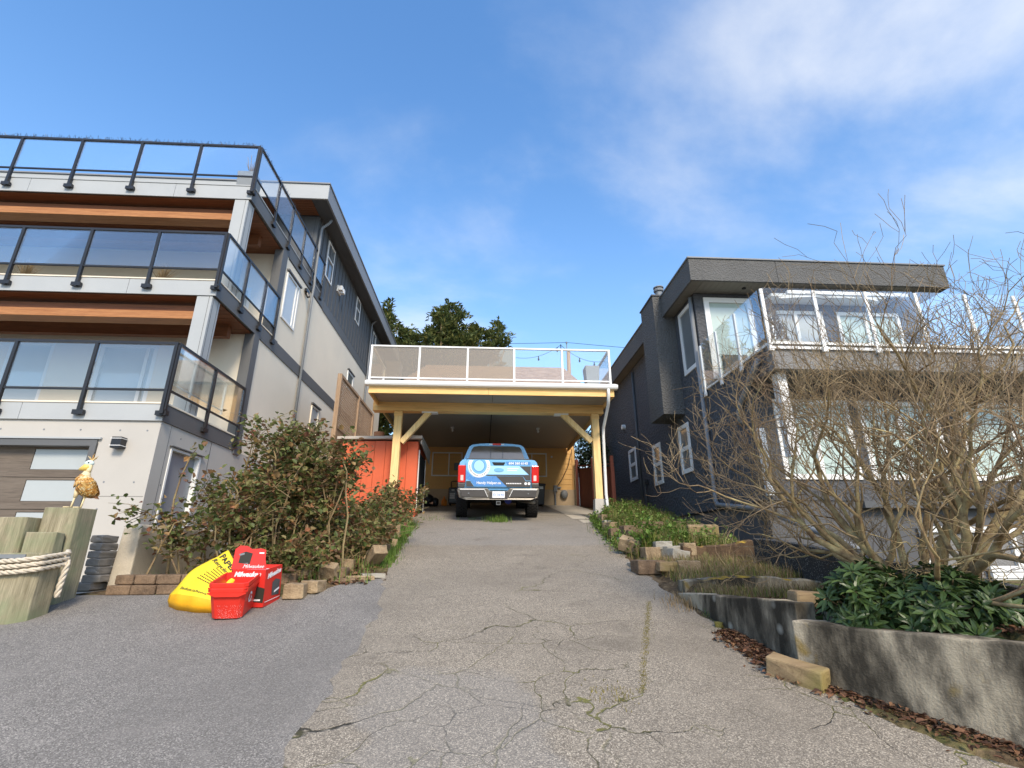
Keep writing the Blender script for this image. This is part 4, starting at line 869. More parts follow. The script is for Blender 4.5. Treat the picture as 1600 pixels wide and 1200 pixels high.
def conifer(x, y, z0, h, rad, seed, lab, leafm=m_conif, dens=1.0, nt_=9):
    q = random.Random(seed); t = T('evergreen_tree', lab, 'tree', (x,y,z0))
    tops = [(0,0,1.0,1.0)]+[((-.95+1.9*(i_+.5)/nt_)*rad+q.uniform(-.2,.2), q.uniform(-.5,.5)*rad, q.uniform(.78,.95)-.10*abs(-.95+1.9*(i_+.5)/nt_), q.uniform(.42,.6)) for i_ in range(nt_)]
    tr = MB(); cr_ = MB(); tr.tube([(x,y,z0),(x,y,z0+h*.5),(x,y,z0+h*.97)], [.35,.2,.03], 8)
    for (dx, dy, hh, sc) in tops:
        ht = h*hh; zb = h*.25
        tr.tube([(x,y,z0+zb),(x+dx*.7,y+dy*.7,z0+ht*.6),(x+dx,y+dy,z0+ht*.98)], [.12,.07,.02], 5)
        nb = int(70*sc*dens)+20
        for k in range(nb):
            f = q.random()**.8; zz_ = zb+(ht-zb)*f; r0 = rad*sc*(1-f)**.75*q.uniform(.75,1.12)+.25; a = q.uniform(0,6.283)
            p0 = Vector((x+dx*f, y+dy*f, z0+zz_)); d = Vector((math.cos(a), math.sin(a), q.uniform(.25,1.1))).normalized(); p1 = p0+d*r0
            tr.tube([p0, p0.lerp(p1,.6)+Vector((0,0,-.06*r0)), p1], [.03,.02,.006], 3, False)
            for j in range(int(9+r0*13)):
                u = q.uniform(.2,1.03); pp = p0.lerp(p1, u)+Vector((q.gauss(0,.13),q.gauss(0,.13),q.gauss(0,.10)))*(1+r0*.12)
                for _ in range(2):
                    Mx = Matrix.Translation(pp) @ Euler((q.uniform(.1,1.3), q.uniform(-.6,.6), a-1.57+q.uniform(-1.1,1.1))).to_matrix().to_4x4()
                    cr_.leaf(Mx, q.uniform(.24,.42), q.uniform(.09,.14), .3)
    B(tr, 'trunk', m_bark, t); B(cr_, 'crown', leafm, t, kind='stuff'); return t
conifer(-2.5, 31, gz(-2.5,31), 13.6, 4.4, 4, 'dark broad evergreen tree standing behind the ochre house roof', nt_=15)
conifer(-7.2, 33.5, gz(-7.2,33.5), 15.2, 1.6, 9, 'slim pointed evergreen rising beside the cream house roof', dens=.8, nt_=3)
# laurel behind the red fence
lq = T('laurel_shrub', 'dark glossy laurel growing behind the red fence', 'shrub', (4.3, 19.6, gz(4.3,19.6))); m = MB(); tr = MB(); q = random.Random(6)
tr.tube([(4.3,19.6,3.2),(4.25,19.6,4.4),(4.2,19.5,5.4)], [.06,.05,.02], 6)
for k in range(2200):
    a = q.uniform(0,6.28); b = math.acos(q.uniform(-1,1)); r_ = q.random()**.4
    p = Vector((4.25+.75*r_*math.sin(b)*math.cos(a), 19.6+.7*r_*math.sin(b)*math.sin(a), 5.2+1.1*r_*math.cos(b)))
    m.leaf(Matrix.Translation(p) @ Euler((q.uniform(-1,1),q.uniform(-1,1),q.uniform(0,6.28))).to_matrix().to_4x4(), .15, .06)
B(tr, 'trunk', m_bark, lq); B(m, 'crown', m_laurel, lq, kind='stuff')
rfq = T('red_fence', 'dark red stained board fence between carport and grey house', 'fence', (4.0, 17.5, gz(4,17.5)))
fa, fb = Vector((3.62, 19.0)), Vector((4.1, 15.6)); nfb = 24
for k in range(nfb):
    p = fa.lerp(fb, (k+.5)/nfb); zb_ = gz(p.x,p.y)-.02; B(MB().obox(Matrix.Translation((p.x,p.y,zb_+.72)) @ Euler((0,0,math.atan2(fb.y-fa.y,fb.x-fa.x))).to_matrix().to_4x4(), .134, .02, 1.42), 'fence_board', m_redfence, rfq)
for f in (0,.5,1.0):
    p = fa.lerp(fb, f); zb_ = gz(p.x,p.y); B(box1(p.x-.12,p.x-.02,p.y-.05,p.y+.05,zb_-.05,zb_+1.75), 'post', m_redfence, rfq)
B(MB().bar((*(fa-Vector((.03,0))),gz(*fa)+1.5),(*(fb-Vector((.03,0))),gz(*fb)+1.5),.08,.04), 'rail', m_redfence, rfq)
fh = T('far_house', 'distant brown-roofed house beyond the grey house deck', 'house', (30, 26, 3)); 
B(box1(26,36,22,32,2,11), 'wall', m_grlt, fh); B(MB().add([(25,21,11),(37,21,11),(37,33,11),(25,33,11),(29,27,13.6),(33,27,13.6)], [(0,1,5,4),(1,2,5),(2,3,4,5),(3,0,4)]), 'roof', m_tile, fh)
fwin(fh, 27, 29, 8.6, 10, 21.98, m_white, m_win, (28,))

# ================================================================== right side walls, ledges
def wall_prof(name, lab, path, th, zb, mat, cat='wall', cap=None, noise_=.008):
    # path: [(x,y,ztop)]; thickness to the left side of travel
    m = MB(); P = [Vector(p[:2]) for p in path]; q = random.Random(len(name))
    rows = []
    for i, p in enumerate(path):
        d = (P[min(i+1,len(P)-1)]-P[max(i-1,0)]).normalized(); nrm = Vector((-d.y, d.x))
        a = P[i]; b = P[i]+nrm*th
        rows.append([(a.x,a.y,zb),(a.x,a.y,p[2]+q.uniform(-noise_,noise_)),(b.x,b.y,p[2]+q.uniform(-noise_,noise_)),(b.x,b.y,zb)])
    m.loft(rows); return B(m, name, mat, label=lab, cat=cat, fix=True, bevel=.012)
def dens(path, n):
    o = []
    for a, b in zip(path[:-1], path[1:]):
        for k in range(n): o.append(tuple(a[i]+(b[i]-a[i])*k/n for i in range(3)))
    return o+[path[-1]]
wall_prof('retaining_wall', 'low stained concrete retaining wall along the driveway edge', dens([(2.33,3.93,1.15),(2.22,4.8,1.13),(2.19,5.6,1.10),(2.2,6.02,1.07)], 6)[::-1], .17, .4, m_oldwall)
wall_prof('retaining_wall', 'lower stained concrete retaining wall below the rhododendron', dens([(2.36,3.92,1.04),(3.02,3.0,1.035),(4.67,.72,1.03)], 8)[::-1], .18, -.2, m_oldwall)
wall_prof('aggregate_wall', 'dark exposed aggregate wall behind the bare tree', dens([(4.0,7.3,1.70),(4.0,6.5,1.64),(4.0,3.8,1.28),(4.02,1.6,1.06)], 6)[::-1], .14, .2, m_agg)
def ledge(pts, w_, h, lab, mat):
    m = MB(); q = random.Random(int(pts[0][0]*100)); rings = []
    n = 26
    for k in range(n+1):
        t = k/n*(len(pts)-1); i = min(int(t), len(pts)-2); f = t-i; p = Vector(pts[i]).lerp(Vector(pts[i+1]), f); jz = q.uniform(-.012,.012); jy = q.uniform(-.012,.012)
        rings.append([(p.x,p.y-w_/2+jy,p.z-h),(p.x,p.y-w_/2+jy*.5,p.z-.02+jz),(p.x,p.y-w_/2+.03+jy,p.z+jz),(p.x,p.y+w_/2,p.z+jz*.5),(p.x,p.y+w_/2,p.z-h)])
    m.loft(rings); return B(m, 'ledge', mat, label=lab, cat='kerb', fix=True)
ledge([(2.3,6.1,1.2),(3.0,6.05,1.26),(3.95,6.0,1.2)], .2, .3, 'mossy concrete ledge forming the lower step of the terrace', m_mwall)
ledge([(3.02,7.85,1.60),(3.4,7.95,1.60),(3.7,7.75,1.63),(3.98,7.6,1.69)], .16, .3, 'curved mossy timber ledge forming the upper step of the terrace', m_mledge)
B(MB().obox(Matrix.Translation((2.85,4.35,1.13)) @ Euler((0,R(4),R(-8))).to_matrix().to_4x4(), .55, .2, .12), 'log', m_timber, label='short rotting log lying left of the rhododendron', cat='log', bevel=.03)
B(MB().obox(Matrix.Translation((3.75,8.7,1.86)) @ Euler((R(10),0,R(-12))).to_matrix().to_4x4(), .5, .16, .2), 'timber_offcut', m_timber, label='grey-brown timber offcut standing in weeds by the foundation', cat='timber', bevel=.02)

# ================================================================== loose blocks
blk = {}
def block(p, yaw, rx, ry, sz, mat, lab, group, seed=0, name='garden_block', sl=0):
    q = random.Random(seed*7+3); M_ = Euler((sl,0,0)).to_matrix().to_4x4() @ Euler((rx, ry, yaw)).to_matrix().to_4x4()
    m = MB(); sx, sy, szz = sz
    bm = bmesh.new(); bmesh.ops.create_cube(bm, size=1); bmesh.ops.subdivide_edges(bm, edges=bm.edges[:], cuts=2, use_grid_fill=True)
    for v in bm.verts:
        v.co = Vector((v.co.x*sx, v.co.y*sy, v.co.z*szz))+Vector((q.uniform(-1,1),q.uniform(-1,1),q.uniform(-1,1)))*.006
        v.co = M_ @ v.co
    zmin = min(v.co.z for v in bm.verts) if not sl else -szz/2
    bm.verts.index_update(); m.add([Vector(p)+v.co-Vector((0,0,zmin+.012)) for v in bm.verts], [tuple(v.index for v in f.verts) for f in bm.faces]); bm.free()
    return B(m, name, mat, label=lab, cat='block', group=group, bevel=.012)
LG = 'loose blocks by the left bed'
L1 = ['squarish tan block next to the red tool carton', 'tan block lying flat beside the squarish one by the carton', 'tan block tipped up on edge in the rose bed border', 'brown block half hidden behind the red tool carton', 'long tan block behind the squarish one by the carton', 'small brown block behind the tipped tan block', 'tan block set back among leaf litter behind the tipped block', 'thin tan slab lying flat at the rose bed corner', 'thin pale stone slab at the driveway corner of the rose bed', 'thin brown slab between the tipped block and the corner slab',
 'tall tan block leaning at the driveway corner of the rose bed', 'brown block standing behind the leaning block at the corner', 'wide mossy tan block above the leaning corner block', 'tan block balanced on its corner inside the rose foliage', 'upright tan block farthest up the driveway in the rose bed'] 
for i, (u, v, yaw, rx, ry, s, mt_) in enumerate([(460,934,5,0,0,(.21,.2,.15),m_block),(489,925,-8,0,0,(.2,.24,.13),m_block),(513,911,-12,35,8,(.2,.12,.22),m_block),(449,912,10,0,0,(.2,.16,.12),m_blockb),(470,905,14,0,-8,(.24,.14,.12),m_block),(530,903,0,0,0,(.2,.18,.13),m_blockb),(541,890,4,0,5,(.19,.16,.14),m_block),(562,905,16,0,0,(.34,.2,.05),m_block),(582,902,22,0,0,(.28,.22,.05),m_stone),(540,909,8,0,0,(.24,.18,.05),m_blockb),
        (585,888,38,55,0,(.2,.14,.36),m_block),(594,868,-20,0,0,(.24,.2,.17),m_blockb),(603,858,12,0,10,(.33,.2,.17),m_block),(578,845,20,40,25,(.24,.2,.24),m_block),(613,844,5,0,0,(.26,.24,.28),m_block)]):
    block(atg(u, v, .0), R(yaw), R(rx), R(ry), s, mt_, L1[i], LG, i)
RG = 'loose blocks by the terrace'
L2 = ['tan block at the foot of the right carport post', 'pale stone just below the block at the carport post', 'rounded tan block below the pale stone by the carport post', 'dark brown block at the driveway edge below the carport post blocks', 'dark brown block set in weeds beside the driveway edge block', 'small pale stone resting in front of the brown driveway edge block', 'long dark brown block among the slope weeds', 'dark brown block highest up in the slope weeds', 'tan block tipped over at the driveway edge of the terrace', 'cube-shaped tan block standing on the terrace corner', 'dark brown block forming the terrace corner at the driveway', 'large pale stone beside the cube-shaped tan block', 'mossy yellow timber piece lying between the terrace stones', 'tan block turned askew at the end of the mossy timber piece', 'pale stone wedged behind the mossy timber piece', 'pale stone lying in weeds above the cube-shaped block', 'small tan block at the end of the curved timber ledge', 'thin pale slab under the terrace corner blocks', 'small pale stone next to the one above the cube-shaped block']
for i, (u, v, yaw, rx, ry, s, mt_) in enumerate([(947,818,10,0,0,(.3,.26,.2),m_block),(955,825,0,0,0,(.34,.3,.16),m_stone),(957,833,20,0,0,(.32,.26,.22),m_block),(967,846,-5,0,0,(.34,.3,.24),m_blockb),(988,840,5,0,0,(.4,.26,.22),m_blockb),(981,852,8,0,0,(.34,.22,.14),m_stone),(1003,846,-4,0,0,(.5,.24,.2),m_blockb),(1018,833,4,0,0,(.42,.24,.22),m_blockb),(987,868,-30,20,15,(.36,.2,.2),m_block),(1017,876,6,0,0,(.24,.24,.2),m_block),(1013,896,4,0,0,(.38,.3,.18),m_blockb),(1045,876,30,0,0,(.3,.26,.22),m_stone),(1048,892,0,0,0,(.36,.24,.12),m_timber),(1077,893,-14,0,0,(.28,.22,.14),m_block),(1060,878,12,0,10,(.28,.2,.16),m_stone),(1035,858,0,0,0,(.26,.2,.12),m_stone),(1075,867,5,0,0,(.2,.2,.18),m_block),(1000,886,2,0,0,(.3,.25,.07),m_stone),(1035,850,15,0,0,(.2,.18,.12),m_stone)]):
    block(atg(u, v), R(yaw), R(rx), R(ry), s, mt_, L2[i], RG, 40+i)
p = atg(1256, 1066); block(p+Vector((-.035,-.0,.0)), R(-54), R(0), R(0), (.37,.145,.14), m_timber, 'mossy yellowed timber block lying on leaf litter by the retaining wall', None, 99, 'timber_block', .174)
block(atg(1305,968), .4, 0, 0, (.16,.1,.06), m_stone, 'pale flat stone in front of the rotting log', None, 71, 'stone'); block(atg(1127,980,.0)+Vector((-.02,0,0)), .9, 0, 0, (.07,.06,.05), m_moss, 'small mossy stone at the foot of the retaining wall', None, 72, 'stone')
# laid brick edging of the left bed: two courses
be = T('brick_edging', 'two-course brown block edging at the left bed', 'edging', (-3.5, 6.2, 1.05))
for c in range(2):
    x = -4.12+.05*c
    while x < -2.75:
        w_ = rng.uniform(.2,.27); zb_ = gz(x+.1,6.2)+.0+.105*c; m = MB(); M_ = Matrix.Translation((x+w_/2, 6.26+rng.uniform(-.015,.015)+.03*c, zb_+.05)) @ Euler((0,0,R(rng.uniform(-4,4)))).to_matrix().to_4x4()
        B(m.obox(M_, w_-.01, .24, .10), 'brick', m_blockb, be, bevel=.014); x += w_
# concrete end wall and stacked slabs
cwl = MB(); cwl.loft([[(-4.44,6.62,1.0),(-4.20,6.62,1.0),(-4.2,8.7,1.0),(-4.44,8.7,1.0)],[(-4.42,6.66,1.80),(-4.21,6.66,1.80),(-4.21,8.7,1.80),(-4.42,8.7,1.80)],[(-4.40,6.70,1.84),(-4.23,6.70,1.84),(-4.23,8.68,1.84),(-4.40,8.68,1.84)]])
B(cwl, 'concrete_divider', M('tan_concrete', (.50,.43,.32), .9, .2, 2.2, 60, .5, .008), label='tan concrete divider wall between apron and rose bed', cat='wall', bevel=.015)
for k in range(7):
    wk = (.42,.34,.26,.25,.24,.22,.22)[k]; block((-4.52-.1*(k == 0)-.01*k, 6.62-.03*(k == 0), 1.085+.088*k+.012), R(rng.uniform(-3,3)), 0, 0, (wk*.62, .3, .085), m_pile if False else M('slab_grey', (.26,.235,.20), .95, .15, 5, 60, .5) if k == 0 else bpy.data.materials['slab_grey'], ('wide grey paver at the bottom of the stack by the concrete divider', 'second grey paver up in the stack by the concrete divider', 'third grey paver up in the stack by the concrete divider', 'middle grey paver of the stack by the concrete divider', 'third grey paver from the top of the stack', 'grey paver just below the topmost one of the stack', 'topmost grey paver of the stack by the concrete divider')[k], 'stacked pavers', 120+k, 'paver')

# ================================================================== pilings and pelican
pz = gz(-4.3, 5.4)
def piling(x0, x1, y0, y1, z1, lab, ch=.03, lean=0.):
    m = MB(); zb_ = min(gz(x0,y0), gz(x1,y0))-.05
    pts = [(x0+ch,y0),(x1-ch,y0),(x1,y0+ch),(x1,y1-ch),(x1-ch,y1),(x0+ch,y1),(x0,y1-ch),(x0,y0+ch)]
    rings = []
    for k in range(6):
        t = k/5; z = zb_+(z1-zb_)*t; rings.append([(a+lean*t+rng.uniform(-.004,.004), b+rng.uniform(-.004,.004), z+(rng.uniform(-.008,.008) if k == 5 else 0)) for a, b in pts])
    m.loft(rings); return B(m, 'piling', m_pile, label=lab, cat='piling', fix=True, bevel=.008)
piling(-4.95, -4.11, 5.12, 5.52, 1.50, 'wide low piling with rope wound round it beside the lane', .09)
piling(-4.62, -4.32, 5.53, 5.68, 1.70, 'short middle piling stub behind the roped one', .02)
piling(-4.66, -4.30, 5.70, 6.02, 1.96, 'tallest piling, the one the bird figure stands on', .03)
piling(-5.20, -4.68, 5.56, 5.9, 1.85, 'broad grey piling left of the bird figure post', .03)
rp = T('mooring_rope', 'thick pale rope wound three times round the low piling', 'rope', (-4.5, 5.3, 1.3)); m = MB()
def rope(m, pts, r_):
    # three twisted strands
    P = [Vector(p) for p in pts]; D = []
    for i in range(len(P)-1):
        n = max(2, int((P[i+1]-P[i]).length/.012))
        for k in range(n): D.append(P[i].lerp(P[i+1], k/n))
    D.append(P[-1]); s = 0
    for st in range(3):
        o = []
        for i, p in enumerate(D):
            d = (D[min(i+1,len(D)-1)]-D[max(i-1,0)]).normalized(); x = d.cross(Vector((0,0,1)) if abs(d.z) < .9 else Vector((1,0,0))).normalized(); y = d.cross(x); a = i*.42+st*2.094
            o.append(p+(x*math.cos(a)+y*math.sin(a))*r_*.5)
        m.tube(o, r_*.58, 5)
for k in range(3):
    z = 1.44-.05*k
    rope(m, [(-4.98,5.09,z-.05),(-4.21,5.09,z),(-4.09,5.16,z+.02),(-4.08,5.45,z+.06),(-4.16,5.54,z+.08)], .022)
B(m, 'coils', m_rope, rp, smooth=True); m = MB(); rope(m, [(-4.10,5.47,1.46),(-4.06,5.44,1.40),(-4.06,5.42,1.2),(-4.07,5.43,1.10)], .026); B(m, 'hanging_end', m_rope, rp, smooth=True)
B(MB().box(-4.9,-4.2,5.105,5.115,1.455,1.49), 'metal_strip', m_gpipe, label='thin grey metal strip across the low piling top', cat='strip')
bz = 1.965; bx, by = -4.42, 5.86
bd = T('bird_sculpture', 'painted metal pelican figure with orange scale feathers on the tallest piling', 'sculpture', (bx, by, bz))
m_bird = leafmat('orange_feather', [(0, (.42,.17,.03)), (.4, (.62,.32,.07)), (.8, (.72,.47,.16)), (1, (.75,.6,.33))], .5, 0.)
m_bcream = M('cream_paint', (.72,.58,.33), .5, .15, 8, 40); m_byel = M('beak_yellow', (.72,.50,.12), .4, .15, 8, 40); m_bwht = M('bird_white', (.62,.72,.66), .5, .1, 8, 40)
def ell(c, axis, up, a, b, t0, t1, n=10, k=12):
    return None
body_sp = [Vector((.13,.02,.155)),Vector((.09,.02,.17)),Vector((.04,.01,.21)),Vector((.0,0,.265)),Vector((-.015,0,.32)),Vector((-.01,0,.36)),Vector((.0,0,.40))]
body_r = [.012,.045,.075,.085,.07,.045,.03]
BL = Vector((bx,by,bz))
B(MB().tube([BL+p for p in body_sp], body_r, 12), 'body', m_bcream, bd, smooth=True)
fm_ = MB(); q = random.Random(2)
for i in range(1, 46):
    t = i/46*5.2; j = int(t); f = t-j; c = body_sp[j].lerp(body_sp[j+1], f); r_ = body_r[j]+(body_r[j+1]-body_r[j])*f; d = (body_sp[j+1]-body_sp[j]).normalized(); x = d.cross(Vector((0,1,0))).normalized(); y = d.cross(x)
    nn = 11
    for k in range(nn):
        a = 6.283*(k+.5*(i % 2))/nn; o = x*math.cos(a)+y*math.sin(a)
        Z = o; Yv = (-d+o*.35).normalized(); Xv = Yv.cross(Z).normalized(); Z = Xv.cross(Yv)
        Mx = Matrix((Xv, Yv, Z)).transposed().to_4x4(); Mx.translation = BL+c+o*r_*1.0
        fm_.leaf(Mx, .036, .03, .1, curl=-.05)
B(fm_, 'feathers', m_bird, bd, kind='stuff')
B(MB().tube([BL+Vector(p) for p in ((0,0,.385),(.012,0,.42),(.012,0,.45),(-.0,0,.48))], [.03,.024,.026,.03], 10), 'neck', m_bcream, bd, smooth=True)
B(MB().tube([BL+Vector(p) for p in ((.04,0,.485),(.02,0,.49),(-.01,0,.492),(-.035,0,.485),(-.05,0,.475))], [.012,.032,.036,.028,.008], 12), 'head', m_bwht, bd, smooth=True)
B(MB().tube([BL+Vector(p) for p in ((.015,0,.455),(-.03,0,.445),(-.07,0,.43),(-.105,0,.418))], [.03,.042,.028,.004], 10), 'beak', m_byel, bd, smooth=True)
B(MB().tube([BL+Vector((.008,-.036,.495)),BL+Vector((.008,-.03,.495))], .008, 8), 'eye', m_black, bd)
cm = MB()
for k in range(9): a = q.uniform(-.9,.9); cm.tube([BL+Vector((.015,0,.52)),BL+Vector((.02+.03*a,q.uniform(-.02,.02),.55)),BL+Vector((.02+.07*a,q.uniform(-.03,.03),q.uniform(.56,.6)))], [.005,.004,.002], 4)
B(cm, 'crest', m_bird, bd)
tlm = MB()
for k in range(7):
    Mx = Matrix.Translation(BL+Vector((.10,.02,.165))) @ Euler((R(-35),0,R(-90+(k-3)*9))).to_matrix().to_4x4(); tlm.leaf(Mx, .10, .035, .1)
B(tlm, 'tail', M('tail_brown', (.2,.09,.03), .6, .2), bd)
for dx, yy_ in ((-.035,-.02),(.045,.01)):
    lg = MB().tube([BL+Vector((dx,yy_,.20)),BL+Vector((dx-.005,yy_-.01,.11))], [.03,.016], 8).tube([BL+Vector((dx-.005,yy_-.01,.11)),BL+Vector((dx-.012,yy_-.02,.0))], .009, 6)
    for k in (-1,0,1): lg.tube([BL+Vector((dx-.012,yy_-.02,.006)),BL+Vector((dx-.03+.02*k,yy_-.075,.006))], .006, 5)
    B(lg, 'leg', m_bcream, bd, smooth=True)

# ================================================================== recycling bag, bins, box
m_red = M('red_plastic', (.72,.035,.02), .38, .08, 4, 60); m_redc = M('red_cardboard', (.66,.03,.02), .5, .06, 4, 60); m_yelb = M('yellow_poly', (.86,.60,.02), .55, .06, 3, 30, .25, .01, c2=(.92,.70,.03)); m_orb = M('orange_poly', (.85,.42,.01), .55, .08, 5, 30, .3, .01)
m_ink = M('black_ink', (.03,.03,.02), .7, .1); m_wink = M('white_ink', (.85,.84,.82), .6, .05); m_card = M('raw_cardboard', (.72,.62,.5), .8, .06)
bgp = T('recycling_bag', 'yellow paper recycling bag slumped against the red boxes', 'bag', (-2.8, 5.6, gz(-2.8,5.6)))
BLc = atg(266, 948); BRc = atg(334, 958); ax0 = (BLc+BRc)/2; TLc = aty(357, 860, 5.75); TRc = aty(377, 897, 5.6); ax1 = (TLc+TRc)/2
def bagpt(s, t, side):
    # s across -1..1, t up 0..1, side +1 front / -1 back
    L_ = BLc.lerp(TLc, t)+Vector((-.03,0,.05))*math.sin(math.pi*min(1,t*1.2))*1.0; R_ = BRc.lerp(TRc, t)+Vector((.0,0,-.0))
    p = L_.lerp(R_, (s+1)/2)
    n = (BRc-BLc).cross(TLc-BLc).normalized()
    if n.y > 0: n = -n
    th = (.075*(1-t)**.7+.012)*(1-.55*abs(s)**2.5); wob = .012*math.sin(9*t+3*s)*math.sin(5*s+t*4)
    back = Vector((0.02,.16,.0))*(1-t)*(.5 if side < 0 else 0)
    return p+n*(th*side+(wob if side > 0 else 0))+back+Vector((0,0,.10*(1-t)*(1 if True else 0)))
nS, nT = 14, 18; m = MB()
for side in (1, -1):
    o = len(m.v)
    for j in range(nT+1):
        for i in range(nS+1): m.v.append(tuple(bagpt(-1+2*i/nS, j/nT, side)))
    for j in range(nT):
        for i in range(nS):
            a = o+j*(nS+1)+i; m.f.append((a,a+1,a+nS+2,a+nS+1)); m.m.append(0)
F_ = lambda side, i, j: (0 if side > 0 else (nT+1)*(nS+1))+j*(nS+1)+i
for j in range(nT):
    for i in (0, nS): m.f.append((F_(1,i,j),F_(1,i,j+1),F_(-1,i,j+1),F_(-1,i,j))); m.m.append(0)
for i in range(nS):
    m.f.append((F_(1,i,nT),F_(1,i+1,nT),F_(-1,i+1,nT),F_(-1,i,nT))); m.m.append(0)
# folded bottom gusset
o = len(m.v)
for i in range(nS+1):
    a = Vector(m.v[F_(1,i,0)]); b = Vector(m.v[F_(-1,i,0)]); g0 = gz(a.x,a.y)+.006; mid = Vector((a.x,a.y-.015,max(g0+.045,a.z*.5+g0*.5))); lo = Vector((a.x+.005,a.y+.02,g0)); hi = Vector((b.x,b.y,gz(b.x,b.y)+.006)); m.v += [tuple(mid), tuple(lo), tuple(hi)]
for i in range(nS):
    A = o+3*i; 
    for q0, q1, mi in ((F_(1,i,0),A,1),(A,A+1,1),(A+1,A+2,1),(A+2,F_(-1,i,0),1)):
        nxt = {F_(1,i,0):F_(1,i+1,0), A:A+3, A+1:A+4, A+2:A+5, F_(-1,i,0):F_(-1,i+1,0)}
        m.f.append((q0,q1,nxt[q1],nxt[q0])); m.m.append(mi)
for i in (0, nS): A = o+3*i; m.f.append((F_(1,i,0),F_(-1,i,0),A+2,A+1,A)); m.m.append(1)
B(m, 'bag_body', [m_yelb, m_orb], bgp, smooth=True, fix=True)
def bagtext(txt, s, t, size, w_=None, bold=0.):
    cu = text_mb(txt, Matrix.Identity(4), 1.0, 0.0, bold=bold); mm = MB(); W = (BRc-BLc).length; Hh = (TLc-BLc).length
    vs = []
    for v in cu.v:
        ss = s+v[0]*size/(W*.5*(1-.45*t)); tt = t+v[1]*size/Hh
        p0 = bagpt(max(-.99,min(.99,ss)), max(0,min(1,tt)), 1); n = (BRc-BLc).cross(TLc-BLc).normalized(); n = -n if n.y > 0 else n
        vs.append(p0+n*.006)
    mm.add(vs, cu.f); return mm
B(bagtext('PAPER', -.12, .89, .095, bold=.03), 'lettering', m_ink, bgp); B(bagtext('Recycling', -.12, .76, .074, bold=.02), 'lettering', m_ink, bgp)
lm = MB()
for k in range(7):
    w_ = (.18,.22,.16,.24,.2,.25,.28)[k]; t = .68-.055*k
    for j in range(int(w_/.022)):
        s = -.05-w_*1.0+j*.09; p0 = bagpt(s, t, 1); p1 = bagpt(s+.06, t, 1); n = Vector((0,-.006,.002)); a = Vector((0,0,.006)); lm.add([p0+n-a,p1+n-a,p1+n+a,p0+n+a], [(0,1,2,3)])
B(lm, 'small_print', m_ink, bgp); B(bagtext('backuts.ca/home', .05, .11, .05, bold=.01), 'lettering', m_ink, bgp)

def bin_(base, yaw, dz, lab):
    r_ = T('recycling_bin', lab, 'bin', tuple(base+Vector((0,0,dz))), 'nested red bins', (0,0,yaw), True)
    def ring(wx, wy, z): 
        c = .035; return [(-wx+c,-wy,z),(wx-c,-wy,z),(wx,-wy+c,z),(wx,wy-c,z),(wx-c,wy,z),(-wx+c,wy,z),(-wx,wy-c,z),(-wx,-wy+c,z)]
    m = MB(); m.loft([ring(.128,.19,0),(ring(.155,.235,.30)),ring(.165,.245,.30),ring(.17,.25,.30),ring(.17,.25,.345),ring(.158,.238,.35),ring(.15,.23,.34),ring(.122,.184,.012)], cap=True); B(m, 'tub', m_red, r_, bevel=.004)
    # lip that dips in the middle of each end (hand grip)
    B(MB().prism([(-.165,.30),(.165,.30),(.165,.29),(.10,.255),(-.10,.255),(-.165,.29)], lambda p, k: (p[0], -.25+.012*k, p[1])), 'grip', m_red, r_, fix=True)
    return r_
b0 = (atg(333,969)+atg(371,970))/2; yawb = R(9); cb = b0+Vector((-math.sin(yawb)*.19, math.cos(yawb)*.19, 0)); cb.z = gz(cb.x,cb.y)+.012
tilt = Euler((math.atan(.17),0,yawb))
q1 = bin_(cb, yawb, 0, 'lower of two nested red plastic recycling bins beside the yellow bag'); q1.rotation_euler = tilt; q1.scale = (1,1,.80)
def arr(rr):
    mm = MB()
    for k in range(3):
        a0 = k*2.094+.3
        for j in range(6):
            a = a0+j*.25; b = a+.25; r0, r1 = .032, .05; mm.add([(0,r0*math.cos(a),r0*math.sin(a)),(0,r1*math.cos(a),r1*math.sin(a)),(0,r1*math.cos(b),r1*math.sin(b)),(0,r0*math.cos(b),r0*math.sin(b))], [(0,1,2,3)])
        a = a0+1.5; c = a+.42; mm.add([(0,.024*math.cos(a),.024*math.sin(a)),(0,.06*math.cos(a),.06*math.sin(a)),(0,.042*math.cos(c),.042*math.sin(c))], [(0,1,2)])
    return mm
am = arr(0); am.v = [( .1475+.0022+(v[2])*.09, v[1]-.03, .19+v[2]*1.25) for v in am.v]; B(am, 'recycling_mark', m_wink, q1)
sc_ = MB(); qq = random.Random(8)
for k in range(170):
    x = qq.uniform(-.08,.13); z = .005+.15*qq.random()**1.6; s = qq.uniform(.0006,.002); yv = -.19-.15*z-.0015; sc_.add([(x-s,yv,z-s),(x+s,yv,z-s),(x,yv,z+s*1.6)], [(0,1,2)])
B(sc_, 'scuffs', m_wink, q1, kind='stuff')
q2 = bin_(cb, yawb, .045, 'upper of two nested red plastic recycling bins beside the yellow bag'); q2.rotation_euler = tilt; q2.scale = (1,1,.80)
c1 = atg(410,951); c2 = atg(441,933); d1 = (c2-c1); d1.z = 0; d1.normalize(); ang = math.atan2(d1.y, d1.x)-math.pi/2
rb = T('cardboard_box', 'open red cardboard tool carton with its display flap up', 'carton', tuple(c1+Vector((0,0,.012))), None, (R(7),R(0),ang), True)
W_, D_, Hh = .34, .36, .355
B(MB().box(-W_,0,0,.006,0,Hh).box(-W_,0,D_-.006,D_,0,Hh).box(-W_,-W_+.006,.006,D_-.006,0,Hh).box(-.006,0,.006,D_-.006,0,Hh).box(-W_+.006,-.006,.006,D_-.006,0,.008), 'carton_body', m_redc, rb)
B(MB().box(-W_+.007,-.007,.1,D_-.007,Hh-.05,Hh-.04), 'inner_tray', m_wink, rb)
